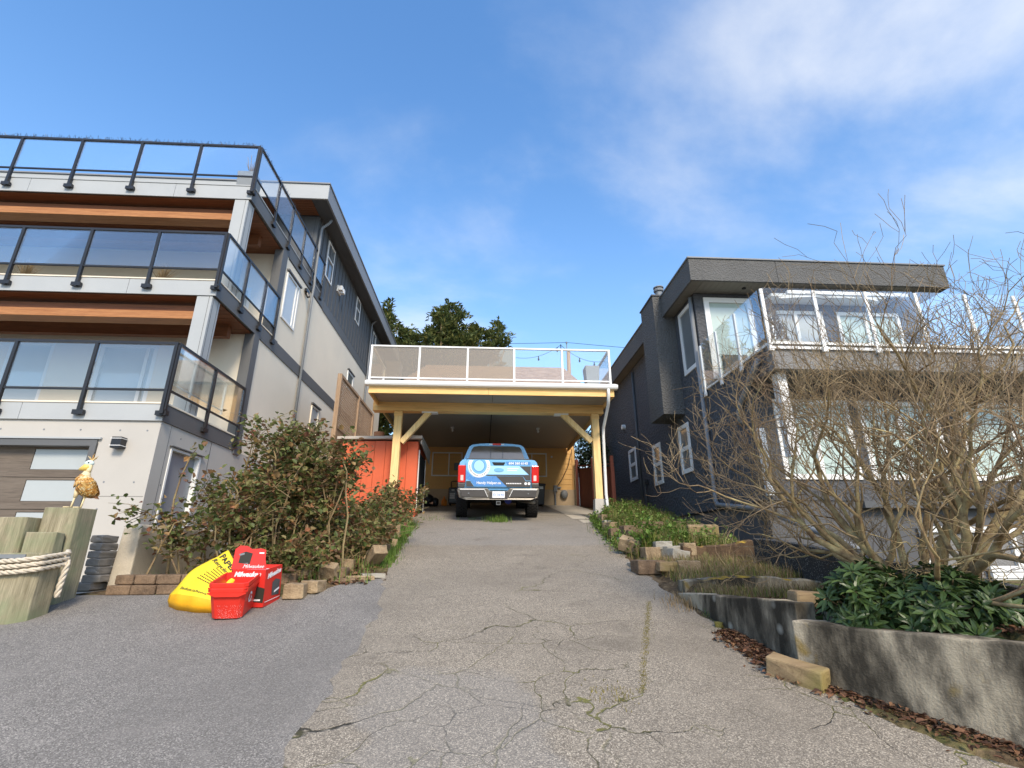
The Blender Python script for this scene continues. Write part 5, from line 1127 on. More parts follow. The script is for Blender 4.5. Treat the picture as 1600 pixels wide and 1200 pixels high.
fl = MB(); poly = [(-W_-.02,0),(-.0,0),(-.035,.10),(-.05,.19),(-.10,.205),(-.20,.20),(-.25,.23),(-.33,.235),(-W_-.03,.2)]
fl.prism(poly, lambda p, k: (p[0], .004*k+.006+p[1]*.32, Hh+.002+p[1]*.95)); fo = B(fl, 'display_flap', m_redc, rb, fix=True)
fT = Matrix.Translation((0,.006,Hh)) @ Euler((R(90-18.6),0,0)).to_matrix().to_4x4()
def onflap(mb_): return mb_
def toolpic(T_, s):
    mm = MB(); mm.add([T_ @ Vector(p) for p in ((-.5*s,-.4*s,.003),(.45*s,-.5*s,.003),(.5*s,.35*s,.003),(-.1*s,.5*s,.003),(-.5*s,.35*s,.003))], [(0,1,2,3,4)])
    return mm
B(toolpic(fT @ Matrix.Translation((-.24,.115,0)), .125), 'tool_picture', m_ink, fo)
B(MB().add([fT @ Vector(p) for p in ((-.32,.15,.006),(-.26,.165,.006),(-.26,.145,.006),(-.3,.135,.006))], [(0,1,2,3)]).add([fT @ Vector(p) for p in ((-.26,.06,.006),(-.2,.055,.006),(-.2,.065,.006))], [(0,1,2)]), 'tool_picture', m_gpipe, fo)
B(text_mb('Milwaukee', fT @ Matrix.Translation((-.14,.03,.004)), .05, .0004, shear=.35), 'lettering', m_wink, fo); B(MB().add([fT @ Vector(p) for p in ((-.11,.155,.004),(-.06,.155,.004),(-.06,.168,.004),(-.11,.168,.004))], [(0,1,2,3)]), 'print_bar', m_wink, fo)
fF = Euler((R(90),0,0)).to_matrix().to_4x4(); fS = Matrix.Translation((.001,0,0)) @ Euler((R(90),0,R(90))).to_matrix().to_4x4()
B(text_mb('Milwaukee', fF @ Matrix.Translation((-.185,Hh-.045,.002)), .062, .0004, shear=.35, bold=.003), 'lettering', m_wink, rb)
B(text_mb('Milwaukee', fS @ Matrix.Translation((.185,Hh-.06,.002)) @ Euler((0,0,R(6))).to_matrix().to_4x4(), .066, .0004, shear=.35, bold=.003), 'lettering', m_wink, rb)
B(toolpic(fF @ Matrix.Translation((-.075,.12,0)), .16), 'tool_picture', m_ink, rb); B(toolpic(fS @ Matrix.Translation((.24,.15,0)), .17), 'tool_picture', m_battn, rb)
B(MB().add([fS @ Vector(p) for p in ((.2,.1,.006),(.31,.12,.006),(.31,.14,.006),(.2,.12,.006))], [(0,1,2,3)]).add([fF @ Vector(p) for p in ((-.12,.06,.006),(-.03,.06,.006),(-.03,.075,.006),(-.12,.075,.006))], [(0,1,2,3)]).add([fS @ Vector(p) for p in ((.02,.0+.04,.004),(.34,.04,.004),(.34,.046,.004),(.02,.046,.004))], [(0,1,2,3)]), 'print_bars', m_wink, rb)
# ================================================================== pickup truck (local: x right, y forward, z up, tailgate face at y=0)
TR = T('pickup_truck', 'blue and black wrapped pickup truck parked nose-in under the carport', 'truck', (.36, 12.52, 2.245), None, (math.atan(.148), 0, R(.3)), True)
m_tblue = M('light_blue_wrap', (.20,.48,.74), .28, .05, 1, 20, 0, spec=.6); m_mblue = M('mid_blue_wrap', (.10,.27,.58), .28, .05, 1, 20, 0, spec=.6); m_tdark = M('charcoal_wrap', (.075,.068,.062), .3, .15, 1, 20, 0, spec=.6); m_pale = M('pale_blue_print', (.42,.70,.86), .3, .04)
m_tyre = M('tyre_rubber', (.018,.017,.016), .9, .2, 8, 60, .3); m_chr = M('dark_bumper_metal', (.20,.18,.15), .35, .12, 3, 30, 0, spec=.6, metal=.5); m_tl = M('red_tail_lamp', (.62,.02,.015), .12, .08, 5, 30, 0, spec=.8); m_tlw = M('clear_lamp', (.75,.55,.5), .15, .1)
m_rwin = M('rear_window_glass', (.10,.082,.06), .05, .2, .8, 3, 0, spec=1.0); m_under = M('underbody', (.02,.018,.016), .8, .3)
def sym(h): return [(x, z) for x, z in h]+[(-x, z) for x, z in reversed(h)]
bed = sym([(.70,.72),(.93,.72),(.985,.80),(1.0,.95),(1.0,1.15),(.985,1.30),(.955,1.40),(.90,1.455),(.80,1.465)])
body = MB(); body.loft([[(x*s, y, z) for x, z in bed] for y, s in ((.045,.985),(.08,1.0),(.7,1.0),(1.2,1.005),(1.9,1.0))])
low = sym([(.75,.55),(.93,.55),(.99,.70),(1.005,1.0),(.99,1.3),(.96,1.42),(.5,1.42)])
body.loft([[(x, y, z) for x, z in low] for y in (1.93,2.2,4.3)])
body.loft([[(x*s, y, z*k+(1-k)*.8) for x, z in low] for y, s, k in ((4.31,1,.82),(5.3,.98,.76),(5.75,.9,.7))])
cabr = sym([(.965,1.30),(.965,1.42),(.90,1.58),(.81,1.80),(.77,1.88),(.68,1.935),(.45,1.965),(.2,1.975)])
cab = []
for y0, k, s in ((1.72,.30,1.),(1.80,.30,1.005),(2.6,0,1.01),(3.4,-.15,1.0),(3.7,-.9,.99)):
    cab.append([(x*s, y0+(z-1.42)*k if z > 1.42 else y0, z) for x, z in cabr])
body.loft(cab)
tb_ = B(body, 'body', m_tblue, TR, smooth=True, bevel=.0)
for md in (): pass
tb_.modifiers.new('es', 'EDGE_SPLIT').split_angle = R(38)
tg = B(MB().prism([(-.80,.80),(.80,.80),(.805,1.40),(.78,1.46),(-.78,1.46),(-.805,1.40)], lambda p, k: (p[0], -.02+.07*k+(.012 if p[1] > 1.45 and k == 0 else 0), p[1])), 'tailgate', m_tblue, TR, fix=True, bevel=.008)
B(MB().box(-.79,.79,-.012,.06,1.462,1.485), 'tailgate_cap', m_black, tg, bevel=.008)
def Dp(xz, yz): return ((xz-795)/630*.8, 1.46-(yz-100)/500*.66)
def decal(pts, mat, lvl, name='decal'):
    P = [Dp(*p) for p in pts]; return B(MB().prism(P, lambda p, k: (p[0], -.0215-.0018*lvl+.0012*k, p[1])), name, mat, tg, fix=True)
decal([(190,112),(1400,112),(1400,375),(190,375)], m_tblue, 0)
decal([(600,215),(1195,215),(1370,372),(560,372)], m_pale, 1); decal([(1205,218),(1418,218),(1418,478),(1325,478),(1268,398),(560,398),(552,380),(1392,380)], m_tdark, 1)
decal([(745,404),(1262,404),(1320,490),(1418,490),(1418,596),(960,596)], m_tdark, 1); decal([(172,300),(300,425),(738,400),(952,590),(335,590),(255,490),(172,455)], m_mblue, 1); decal([(172,495),(250,495),(325,594),(172,594)], m_tdark, 1)
decal([(930,135),(1410,135),(1410,200),(960,200)], m_mblue, 1)
def ringpoly(r_, n=44): return [(415+r_*math.cos(6.2832*i/n), max(112, 215+r_*math.sin(6.2832*i/n))) for i in range(n)]
decal(ringpoly(215), m_wink, 2, 'emblem_ring'); decal(ringpoly(150), m_tblue, 3, 'emblem_disc'); decal(ringpoly(112), m_mblue, 4, 'emblem_disc'); decal(ringpoly(100), m_pale, 5, 'emblem_disc')
txt = 'HANDYMAN SERVICES'; tmb = MB()
for i, c in enumerate(txt):
    a = R(178-i*11.2); cxp, czp = Dp(415+182*math.cos(a), 215+182*math.sin(a))
    if 215+182*math.sin(a) < 125 or c == ' ': continue
    t = text_mb(c, Matrix.Translation((cxp, -.0275, czp)) @ Euler((R(90),0,0)).to_matrix().to_4x4() @ Euler((0,0,-(a-math.pi/2))).to_matrix().to_4x4(), .055, .0004); tmb.add(t.v, t.f)
B(tmb, 'lettering', m_ink, tg)
def tline(s, xz, yz, size, mat, bold=.002, sp=1.0, shear=0): 
    x, z = Dp(xz, yz); return B(text_mb(s, Matrix.Translation((x,-.0275,z)) @ Euler((R(90),0,0)).to_matrix().to_4x4(), size, .0004, bold=bold, spacing=sp, shear=shear), 'lettering', mat, tg)
tline('604 360 6145', 1175, 167, .082, m_wink, .003, 1.05); tline('Handy Helper.ca', 605, 527, .088, m_wink, .002, 1.0)
for k_ in range(9): decal([(945+33*k_,526),(970+33*k_,526),(970+33*k_,545),(945+33*k_,545)], m_wink, 3, 'print_bar')
decal([(960,255),(1180,255),(1180,270),(960,270)], m_wink, 3, 'print_bar'); decal([(960,290),(1150,290),(1150,305),(960,305)], m_wink, 3, 'print_bar')
for cx_ in (1320, 1385): decal([(cx_+26*math.cos(6.283*i/16), 535+26*math.sin(6.283*i/16)) for i in range(16)], m_wink, 3, 'round_icon')
hd = decal([(665,148),(925,148),(892,205),(702,205)], m_black, 3, 'handle')
B(MB().prism([Dp(800+95*math.cos(6.283*i/24), 287+38*math.sin(6.283*i/24)) for i in range(24)], lambda p, k: (p[0], -.034+.012*k, p[1])), 'oval_badge', m_tblue, tg, fix=True, bevel=.003)
for s in (-1, 1):
    xa, xb = sorted((s*.812, s*.995)); tl_ = B(MB().box(xa, xb, -.03, .12, .90, 1.32), 'tail_lamp', m_tl, TR, bevel=.02); xc, xd_ = sorted((s*.86, s*.93)); B(box1(xc, xd_, -.036, -.02, .95, 1.08), 'reverse_lens', m_tlw, tl_, bevel=.004)
    B(MB().box(min(s*.82,s*.99), max(s*.82,s*.99), -.015, .1, .79, .89), 'lower_fender', m_tdark, TR, bevel=.01)
bp = MB(); bp.prism([(-1.0,.77),(-.28,.77),(-.2,.70),(.2,.70),(.28,.77),(1.0,.77),(1.01,.70),(.97,.55),(.80,.50),(-.80,.50),(-.97,.55),(-1.01,.70)], lambda p, k: (p[0]*(1 if k else .98), (-.15 if abs(p[0]) < .9 else -.11)*(1-k)+.1*k, p[1]))
bpo = B(bp, 'bumper', m_chr, TR, fix=True, bevel=.012)
for s in (-1, 1):
    B(MB().prism([(s*.93,.735),(s*.34,.735),(s*.26,.57),(s*.90,.57)], lambda p, k: (p[0], -.158+.01*k, p[1])), 'step_pad', m_tdark, bpo, fix=True, bevel=.004)
    B(MB().bar((s*.34,-.16,.735),(s*.26,-.16,.57),.012,.012).bar((s*.93,-.152,.745),(s*.34,-.16,.745),.012,.02), 'bright_trim', m_white, bpo)
    B(MB().tube([(s*.72,-.165,.65),(s*.72,-.15,.65)], .018, 8), 'parking_sensor', m_gpipe, bpo)
B(box1(-.22,.22,-.152,-.1,.53,.695), 'plate_recess', m_tdark, bpo); lp = B(box1(-.15,.15,-.162,-.154,.545,.70), 'licence_plate', m_wink, bpo, bevel=.003)
B(text_mb('EJ-0648', Matrix.Translation((0,-.1632,.62)) @ Euler((R(90),0,0)).to_matrix().to_4x4(), .085, .0004), 'plate_number', m_mblue, lp)
B(MB().box(-.05,.05,-.12,.4,.38,.47), 'hitch_receiver', m_under, TR, bevel=.006); B(MB().box(-.05,.05,-.125,-.118,.38,.39).box(-.05,.05,-.125,-.118,.46,.47).box(-.05,-.04,-.125,-.118,.39,.46).box(.04,.05,-.125,-.118,.39,.46), 'hitch_rim', m_gpipe, TR)
B(MB().tube([(.55,.9,.42),(.78,.3,.44),(.88,.02,.44)], .045, 10), 'exhaust_pipe', m_chr, TR, smooth=True)
un = MB(); un.box(-.6,.6,.15,.25,.5,.72); un.box(-.5,-.4,.2,5.2,.5,.65); un.box(.4,.5,.2,5.2,.5,.65); un.tube([(-.8,1.15,.42),(.8,1.15,.42)], .06, 8); un.tube([(0,1.0,.42),(0,1.15,.42),(0,1.3,.42)], [.1,.17,.08], 10); un.box(-.7,.7,4.2,5.5,.35,.6); B(un, 'chassis', m_under, TR)
B(MB().tube([(0,.55,.52),(0,.55,.70)], .36, 20), 'spare_wheel', m_tyre, TR)
B(MB().tube([(.28,.72,.44),(.28,1.0,.44)], .09, 10), 'blue_shock', M('blue_part', (.03,.05,.4), .4), TR)
# rear window and frame
wy = lambda z: 1.715+(z-1.42)*.30
rw = [(-.80,1.50),(.80,1.50),(.70,1.80),(.655,1.87),(.5,1.895),(-.5,1.895),(-.655,1.87),(-.70,1.80)]
rwo = B(MB().prism(rw, lambda p, k: (p[0], wy(p[1])-.014+.01*k, p[1])), 'rear_window', m_rwin, TR, fix=True)
B(MB().bar((-.17,wy(1.5)-.02,1.5),(-.17,wy(1.82)-.02,1.82),.012,.012).bar((.17,wy(1.5)-.02,1.5),(.17,wy(1.82)-.02,1.82),.012,.012).bar((-.17,wy(1.82)-.02,1.82),(.17,wy(1.82)-.02,1.82),.012,.012), 'slider_frame', m_black, rwo)
th = MB(); B(box1(-.12,.12,wy(1.94)-.03,wy(1.94)+.05,1.92,1.975), 'brake_light', m_tl, TR, bevel=.006); B(MB().box(-.21,-.105,wy(1.94)-.012,wy(1.94)+.05,1.93,1.962).box(.105,.21,wy(1.94)-.012,wy(1.94)+.05,1.93,1.962), 'cargo_lamp', m_wink, TR, bevel=.006)
for s in (-1,1):
    B(MB().box(min(s*1.06,s*1.30), max(s*1.06,s*1.30), 3.75, 3.9, 1.22, 1.46).bar((s*.97,3.85,1.3),(s*1.08,3.85,1.3),.05,.05), 'side_mirror', m_black, TR, bevel=.02)
    B(MB().prism([(1.85,1.46),(3.4,1.46),(3.2,1.85),(2.05,1.85)], lambda p, k: (s*(.955-(p[1]-1.42)*.40+.012*k), p[0], p[1])), 'side_window', m_rwin, TR, fix=True)
def tyre(x, y):
    r0, w_ = .425, .29; m = MB(); n = 36; prof = [(-w_/2,.24),(-w_/2,.36),(-w_/2+.025,.41),(-w_/2+.05,r0-.012),(w_/2-.05,r0-.012),(w_/2-.025,.41),(w_/2,.36),(w_/2,.24)]
    rings = [[(x+px, y+pr_*math.cos(6.2832*i/n), .425+pr_*math.sin(6.2832*i/n)) for i in range(n)] for px, pr_ in prof]; m.loft(rings)
    wh = B(m, 'wheel', m_tyre, TR, smooth=True); tr_ = MB()
    for i in range(30):
        a = 6.2832*i/30
        for k, ox in enumerate((-.115,-.06,0,.06,.115)):
            a2 = a+(.1 if k % 2 else 0); Mx = Matrix.Translation((x+ox, y+r0*math.cos(a2), .425+r0*math.sin(a2))) @ Euler((a2-math.pi/2,0,0)).to_matrix().to_4x4() ; tr_.obox(Mx, .048, .055, .03)
    B(tr_, 'tread', m_tyre, wh, kind='stuff'); s = 1 if x > 0 else -1
    B(MB().tube([(x+s*.10,y,.425),(x+s*.125,y,.425)], [.235,.22], 20), 'rim', m_tdark, wh)
for x in (-.92, .92):
    for y in (1.15, 4.85): tyre(x, y)

# ================================================================== plants
def rmat(p, q, lo=.2, hi=1.4): return Matrix.Translation(p) @ Euler((q.uniform(-lo,hi), q.uniform(-.7,.7), q.uniform(0,6.283))).to_matrix().to_4x4()
def rose(name, lab, spots, ncane, hmin, hmax, spread, seed, ls=(.05,.10), dn=26):
    q = random.Random(seed); c0 = spots[0]; t = T(name, lab, 'shrub', (c0[0], c0[1], gz(*c0)), 'rambling rose shrubs in the left bed'); ca = MB(); lv = MB()
    for k in range(ncane):
        sx, sy = spots[k % len(spots)]; x = sx+q.gauss(0,.3); y = sy+q.gauss(0,.3); z = gz(x,y)-.02; h = q.uniform(hmin,hmax); a = q.uniform(0,6.283); ln = q.uniform(.25,1)*spread
        pts = []
        for i in range(9):
            f = i/8; pts.append(Vector((x+ln*math.cos(a)*f**1.6+.03*q.gauss(0,1), y+ln*math.sin(a)*f**1.6*.8+.03*q.gauss(0,1), z+h*(math.sin(f*1.75)/math.sin(1.57))*(1 if f < .9 else 1)-.16*h*max(0,f-.75)*3)))
        ca.tube(pts, [.012*(1-.8*i/8)+.002 for i in range(9)], 5, False)
        for j in range(int(5+h*4)):
            f = q.uniform(.25,1); i = min(7,int(f*8)); p = pts[i].lerp(pts[i+1], f*8-i); b = q.uniform(0,6.283); bl_ = q.uniform(.15,.5)
            tip = p+Vector((math.cos(b)*bl_, math.sin(b)*bl_, q.uniform(-.12,.28))); ca.tube([p, p.lerp(tip,.5)+Vector((0,0,.04)), tip], [.005,.004,.002], 3, False)
            for _ in range(dn):
                u = q.random(); pp = p.lerp(tip,u)+Vector((q.gauss(0,.055),q.gauss(0,.055),q.gauss(0,.055))); l_ = q.uniform(*ls)
                if q.random() < .8: lv.leaf(rmat(pp,q), l_, l_*.72, .2)
    B(ca, 'trunk', m_cane, t); B(lv, 'crown', m_rose, t, kind='stuff')
rose('rose_bush', 'big tangled rose bush with browning leaves in front of the cream house', [(-3.1,7.4),(-2.65,7.4),(-3.0,8.1),(-2.6,8.0),(-3.4,7.3)], 54, .9, 2.2, .75, 21, dn=20)
rose('rose_bush', 'lower rose thicket reaching along the driveway to the shed', [(-2.0,8.8),(-2.3,10.0),(-2.1,11.2),(-2.4,12.2),(-2.6,9.2)], 44, .35, .85, .6, 22, dn=20)
rose('bramble', 'sparse bramble canes beside the concrete divider', [(-3.6,6.9),(-3.4,7.3),(-3.1,7.0)], 16, .3, 1.0, .5, 23, dn=14)
rose('bramble', 'low leafy bramble skirt behind the loose tan blocks', [(-2.7,6.85),(-2.2,7.0),(-1.9,7.5),(-1.8,8.2)], 26, .2, .6, .4, 24, dn=16)
lc = T('rose_cane', 'single arching thorny cane rising in front of the grey side door', 'shrub', (-3.62,6.75,gz(-3.62,6.75))); m = MB(); pts = [atg(272,880)]
for u, v in ((268,850),(267,815),(272,780),(283,745),(297,715),(308,700)): pts.append(aty(u, v, 6.8))
pts[0] = Vector((pts[1].x+.03, 6.8, gz(pts[1].x,6.8))); m.tube(pts, [.017,.016,.014,.012,.01,.008,.004], 6)
q = random.Random(4)
for p in pts[1:]: 
    for k in range(3): m.tube([p, p+Vector((q.uniform(-.12,.12),q.uniform(-.1,.1),q.uniform(-.02,.08)))], [.005,.001], 3, False)
B(m, 'trunk', m_cane, lc); m = MB()
for p in pts[2:]:
    for k in range(5): pp = p+Vector((q.gauss(.05,.08),q.gauss(0,.07),q.gauss(-.02,.05))); m.leaf(rmat(pp,q), .1, .075)
B(m, 'crown', m_rose, lc, kind='stuff')
# rhododendron
rh = T('rhododendron', 'dark glossy rhododendron spilling over the lower retaining wall', 'shrub', (2.95,3.55,1.05)); q = random.Random(31); lv = MB(); st = MB()
for k in range(330):
    a = q.uniform(0,6.283); b = math.acos(q.uniform(-.15,1)); rr = q.uniform(.75,1.05)
    dv = Vector((math.sin(b)*math.cos(a), math.sin(b)*math.sin(a), math.cos(b)))
    cx_, cy_, rxx, ryy, rzz = ((2.74,3.72,.32,.28,.38),(3.05,3.45,.36,.28,.34),(3.28,3.4,.22,.22,.26))[0 if k % 5 < 2 else (1 if k % 5 < 4 else 2)]
    p = Vector((cx_+dv.x*rxx*rr, cy_+dv.y*ryy*rr, 1.06+dv.z*rzz*rr))
    st.tube([(cx_,cy_,1.03), p], [.008,.004], 3, False)
    zax = (dv+Vector((q.gauss(0,.25),q.gauss(0,.25),.35))).normalized(); xa = zax.orthogonal().normalized(); ya = zax.cross(xa); nl = q.randint(8,11); L0 = q.uniform(.075,.115)
    for j in range(nl):
        c = 6.283*j/nl+q.uniform(-.2,.2); el_ = q.uniform(.0,.55); o = (xa*math.cos(c)+ya*math.sin(c)); Yv = (o*math.cos(el_)+zax*math.sin(el_)).normalized(); Xv = Yv.cross(zax).normalized(); Zv = Xv.cross(Yv)
        Mx = Matrix((Xv,Yv,Zv)).transposed().to_4x4(); Mx.translation = p+Yv*.008; lv.leaf(Mx, L0*q.uniform(.8,1.1), L0*.3, .12, curl=.12)
B(st, 'trunk', m_twig, rh); B(lv, 'crown', m_rhodo, rh, kind='stuff')
# bare multi-stem tree
def bare_tree(name, lab, base, seed, stems, L0, r0, levels, spread, kids, m1, m2, group=None, twist=.22, lean=(0,0,0), up=.25):
    q = random.Random(seed); t = T(name, lab, 'tree', tuple(base), group); big = MB(); tw = MB()
    def grow(p, d, ln, r_, lev):
        n = 5 if lev < 2 else (4 if lev < 3 else 3); pts = [p.copy()]; rad = [r_]; dd = d.copy(); tp = p.copy()
        for i in range(n):
            dd = (dd+Vector((q.gauss(0,twist),q.gauss(0,twist),q.gauss(0,twist)+up*.35))).normalized(); tp = tp+dd*ln/n; pts.append(tp.copy()); rad.append(max(.0019, r_*(1-.62*(i+1)/n)))
        (big if lev < 2 else tw).tube(pts, rad, 7 if lev == 0 else (5 if lev == 1 else (4 if lev == 2 else 3)), lev == 0)
        if lev >= levels: return
        for k in range(kids[lev]):
            f = q.uniform(.28,1.0) if k else 1.0; i = min(n-1, int(f*n)); pp = pts[i].lerp(pts[i+1], f*n-i); rr = rad[i]*q.uniform(.5,.78)
            side = dd.orthogonal().normalized(); side.rotate(Matrix.Rotation(q.uniform(0,6.283), 3, dd)); nd = (dd*q.uniform(.5,1)+side*q.uniform(.5,1.0)+Vector((0,0,up))).normalized()
            grow(pp, nd, ln*q.uniform(.48,.72), max(rr,.0014), lev+1)
    for k in range(stems):
        a = 6.283*k/stems+q.uniform(-.3,.3); d = Vector((math.cos(a)*spread+lean[0], math.sin(a)*spread*.75+lean[1], q.uniform(.55,1.1))).normalized()
        grow(Vector(base)+Vector((math.cos(a)*.06,math.sin(a)*.05,0)), d, L0*q.uniform(.8,1.15), r0*q.uniform(.65,1.1), 0)
    B(big, 'trunk', m1, t, smooth=True); B(tw, 'crown', m2, t, kind='stuff'); return t
bare_tree('bare_tree', 'leafless many-stemmed tree with yellow lichen bark behind the rhododendron', (3.55,4.05,1.0), 5, 13, 1.5, .046, 4, .9, (6,5,5,3), m_bark, m_twig, lean=(-.12,0,0), up=.27, twist=.26)
bare_tree('bare_shrub', 'pale twisted bare branches arching over the rhododendron', (3.3,3.75,1.2), 8, 7, .5, .013, 2, 1.5, (5,3), m_bark, m_bark, up=-.04, twist=.42)
bare_tree('bare_tree', 'distant leafless tree rising behind the grey house', (21.5,27,3), 12, 6, 6.2, .2, 3, .5, (7,6,6), m_twig, m_twig, up=.3)
# ================================================================== ground cover
def scatter(name, lab, cat, mat, n, fn, h, w_, seed, blade=True, kind='stuff'):
    q = random.Random(seed); m = MB()
    for k in range(n):
        x, y, s = fn(q)
        if x is None: continue
        z = gz(x,y)-.004; hh = q.uniform(*h)*s
        if blade == 'flat': m.leaf(Matrix.Translation((x,y,z+.012+q.uniform(0,.02))) @ Euler((q.uniform(-.5,.5),q.uniform(-.5,.5),q.uniform(0,6.283))).to_matrix().to_4x4(), hh, hh*w_, .25)
        elif blade == 'leafy':
            for j in range(3): m.leaf(Matrix.Translation((x+q.gauss(0,.02),y+q.gauss(0,.02),z+q.uniform(0,hh))) @ Euler((q.uniform(0,1.2),0,q.uniform(0,6.283))).to_matrix().to_4x4(), q.uniform(.03,.06)*s, .03*s, .2)
        else:
            a = q.uniform(0,6.283); b = q.uniform(.1,.7)*hh; dx, dy = math.cos(a), math.sin(a); ww = w_*q.uniform(.6,1.2); P = [(x-dy*ww,y+dx*ww,z),(x+dy*ww,y-dx*ww,z),(x+dx*b*.4+dy*ww*.6,y+dy*b*.4-dx*ww*.6,z+hh*.6),(x+dx*b*.4-dy*ww*.6,y+dy*b*.4+dx*ww*.6,z+hh*.6),(x+dx*b,y+dy*b,z+hh)]
            m.add(P, [(0,1,2,3),(3,2,4)])
    return B(m, name, mat, label=lab, cat=cat, kind=kind)
_cl = random.Random(77); CL = []
for _ in range(110):
    y_ = 8.0+5.6*_cl.random()**1.1; CL.append((_cl.uniform(xR(y_)+.2, 4.0 if y_ < 11 else 5.0), y_, _cl.uniform(.35,1.5), _cl.uniform(.07,.2)))
def slope(q):
    x, y, s, r_ = CL[q.randrange(110)]
    if q.random() < .3: y = 8.0+5.6*q.random()**1.1; return q.uniform(xR(y)+.12, 4.05 if y < 11 else 5.05), y, q.uniform(.4,.8)
    return min(5.1,x+q.gauss(0,r_)), max(7.95,y+q.gauss(0,r_)), s*q.uniform(.6,1.2)
scatter('weeds', 'yellow-green weeds covering the slope by the charcoal wall', 'weeds', m_grass, 15000, slope, (.06,.30), .005, 51); scatter('weeds', 'dry stems standing among the slope weeds', 'weeds', m_dry, 5000, slope, (.1,.34), .004, 50)
scatter('weeds', 'leafy green weeds among the slope grass', 'weeds', m_green2, 6500, lambda q: (lambda a: (a[0], a[1], a[2]*1.2))(slope(q)), (.08,.24), .3, 52, 'leafy')
def ter(q):
    y = q.choice((q.uniform(6.2,7.7), q.uniform(5.5,5.98), q.uniform(6.2,7.7))); return q.uniform(2.35,3.95), y, q.uniform(.5,1.2)
scatter('weeds', 'dry straw and weeds on the terrace steps', 'weeds', m_dry, 5200, ter, (.05,.2), .004, 53); scatter('weeds', 'green weeds sprouting on the terrace steps', 'weeds', m_grass, 4200, ter, (.04,.14), .005, 54)
def bandf(u, lo, hi):
    def f(q): y = q.uniform(lo,hi); return u(y)+q.gauss(0,.09), y, q.uniform(.5,1.2)
    return f
scatter('weeds', 'fresh green weeds along the right driveway edge by the carport post', 'weeds', m_green2, 2800, bandf(lambda y: xR(y)+.1, 8.6, 13.4), (.05,.2), .3, 55, 'leafy')
scatter('grass_verge', 'grass strip along the left driveway edge', 'grass', m_green2, 5200, bandf(lambda y: xL(y)-.16, 7.4, 13.2), (.05,.18), .005, 56)
def bedf(q): y = q.uniform(6.5,12.5); return q.uniform(-4.1 if y < 8.7 else -3.4, xL(y)-.15), y, q.uniform(.7,1.3)
scatter('leaf_litter', 'brown dead leaves covering the rose bed', 'leaves', m_litter, 7000, bedf, (.04,.09), .7, 57, 'flat'); scatter('weeds', 'dry stalks standing in the rose bed', 'weeds', m_dry, 1500, bedf, (.08,.3), .003, 58); scatter('weeds', 'green grass tufts in the rose bed', 'weeds', m_green2, 3500, bedf, (.08,.25), .005, 59)
def litf(q):
    t = q.random(); 
    y = 4.75-3.6*t
    xw = 2.22+(4.75-y)*.12 if y > 3.9 else 2.34+(3.9-y)*.72
    wd = .12+.2*min(1,t*1.5); return xw-.01-abs(q.gauss(0,wd*.6)), y, q.uniform(.6,1.1)
scatter('leaf_litter', 'reddish fallen leaves heaped at the foot of the retaining wall', 'leaves', m_litter, 9500, litf, (.025,.06), .6, 60, 'flat')
def tbf(q): y = q.uniform(2.6,5.3); x = q.uniform(2.45 if y > 3.9 else 2.5+(3.9-y)*.72, 3.95); return x, y, q.uniform(.6,1.1)
scatter('leaf_litter', 'reddish fallen leaves under the rhododendron and bare tree', 'leaves', m_litter, 5200, tbf, (.03,.065), .6, 61, 'flat')
def tuft(u, v, n, h, mat, lab, seed, sp=.06, bl=True, w_=.004):
    c = atg(u, v); return scatter('grass_tuft', lab, 'grass', mat, n, lambda q: (c.x+q.gauss(0,sp), c.y+q.gauss(0,sp), q.uniform(.5,1.1)), h, w_, seed, bl)
tuft(778, 815, 420, (.06,.24), m_green2, 'bright grass tuft growing behind the pickup bumper', 70, .13, w_=.006); tuft(738, 812, 60, (.03,.08), m_green2, 'tiny grass sprig beside the left rear tyre', 71, .1)
tuft(1210, 998, 130, (.05,.12), m_green2, 'green weed at the retaining wall foot above the timber block', 72, .05); tuft(1425, 1100, 170, (.06,.16), m_green2, 'long grass tuft in the leaf litter by the lower wall', 73, .05); tuft(955, 1085, 200, (.01,.04), m_moss, 'mossy green patch in the cracked driveway', 74, .09); tuft(1113, 962, 110, (.03,.08), m_green2, 'small bright weed by the dry grass at the wall', 75, .035)
tuft(1080, 945, 420, (.05,.13), m_dry, 'straw coloured dry grass spilling over the driveway edge', 76, .14); tuft(1590, 970, 160, (.05,.12), m_green2, 'bright green plant before the aggregate wall', 77, .08); tuft(660,812,180,(.04,.12),m_green2,'grass patch at the shed footing',78,.3)
a = atg(1014,940); b = atg(1003,1085)
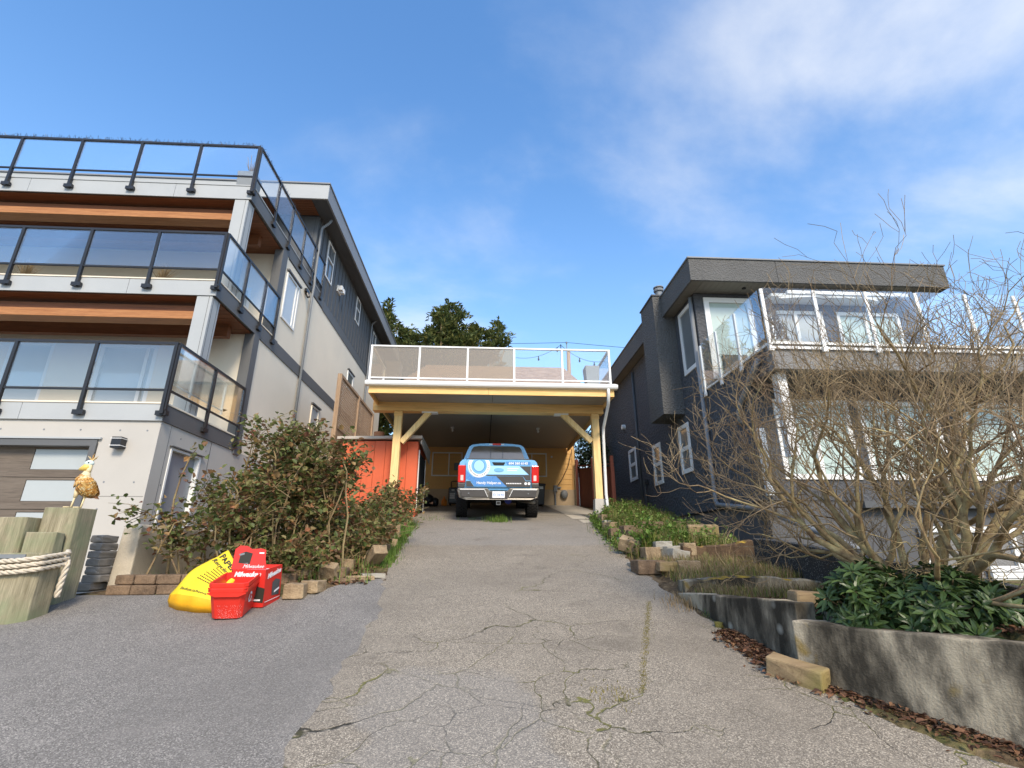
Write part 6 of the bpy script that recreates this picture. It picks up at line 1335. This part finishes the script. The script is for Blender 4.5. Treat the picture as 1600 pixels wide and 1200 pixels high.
scatter('moss_strip', 'straight moss-filled groove in the driveway', 'moss', m_moss, 2600, lambda q: (lambda t: (a.x+(b.x-a.x)*t+q.gauss(0,.017), a.y+(b.y-a.y)*t, 1))(q.random()), (.006,.016), .006, 80)
for k, (p0, p1, n) in enumerate((((610,924),(1010,945),420),((560,1050),(770,1020),420),((770,1020),(1010,1045),420),((905,1042),(1010,1060),260),((620,1060),(560,1133),160))):
    a_, b_ = atg(*p0), atg(*p1); 
    scatter('moss', 'dark mossy crack across the driveway, '+('the farthest one','curving towards the lane','below the middle','meeting the moss strip','running to the street')[k], 'moss', m_moss, n, lambda q: (lambda t: (a_.x+(b_.x-a_.x)*t+q.gauss(0,.012)+.03*math.sin(t*9+k), a_.y+(b_.y-a_.y)*t+.06*math.sin(t*5+k)+.025*math.sin(t*23), 1))(q.random()), (.004,.010), .005, 90+k)

# ================================================================== pieces that are apart become parts of their own
def split_islands(o):
    bm = bmesh.new(); bm.from_mesh(o.data); bm.verts.ensure_lookup_table(); seen = set(); isl = []
    for v in bm.verts:
        if v.index in seen: continue
        st = [v]; seen.add(v.index); cur = []
        while st:
            a = st.pop(); cur.append(a.index)
            for e in a.link_edges:
                b = e.other_vert(a)
                if b.index not in seen: seen.add(b.index); st.append(b)
        isl.append(set(cur))
    if len(isl) > 1:
        for k, idx in enumerate(isl):
            ids = sorted(idx); mp_ = {i: j for j, i in enumerate(ids)}
            me = bpy.data.meshes.new(o.data.name); me.from_pydata([tuple(bm.verts[i].co) for i in ids], [], [tuple(mp_[v.index] for v in f.verts) for f in bm.faces if f.verts[0].index in idx])
            for mt in o.data.materials: me.materials.append(mt)
            if k == 0: first = me
            else:
                c = o.copy(); c.data = me; COL.objects.link(c); c.parent = o.parent
        bm.free(); o.data = first
    else: bm.free()
for o in list(bpy.data.objects):
    if o.type == 'MESH' and o.parent and not o.children and o.name.split('.')[0] in ('panel_joint','trim_ring','lamp_head','cargo_lamp','print_bars','label_print','awning_arm','cladding_joint','rail','shim_board','upper_beam_board'): split_islands(o)
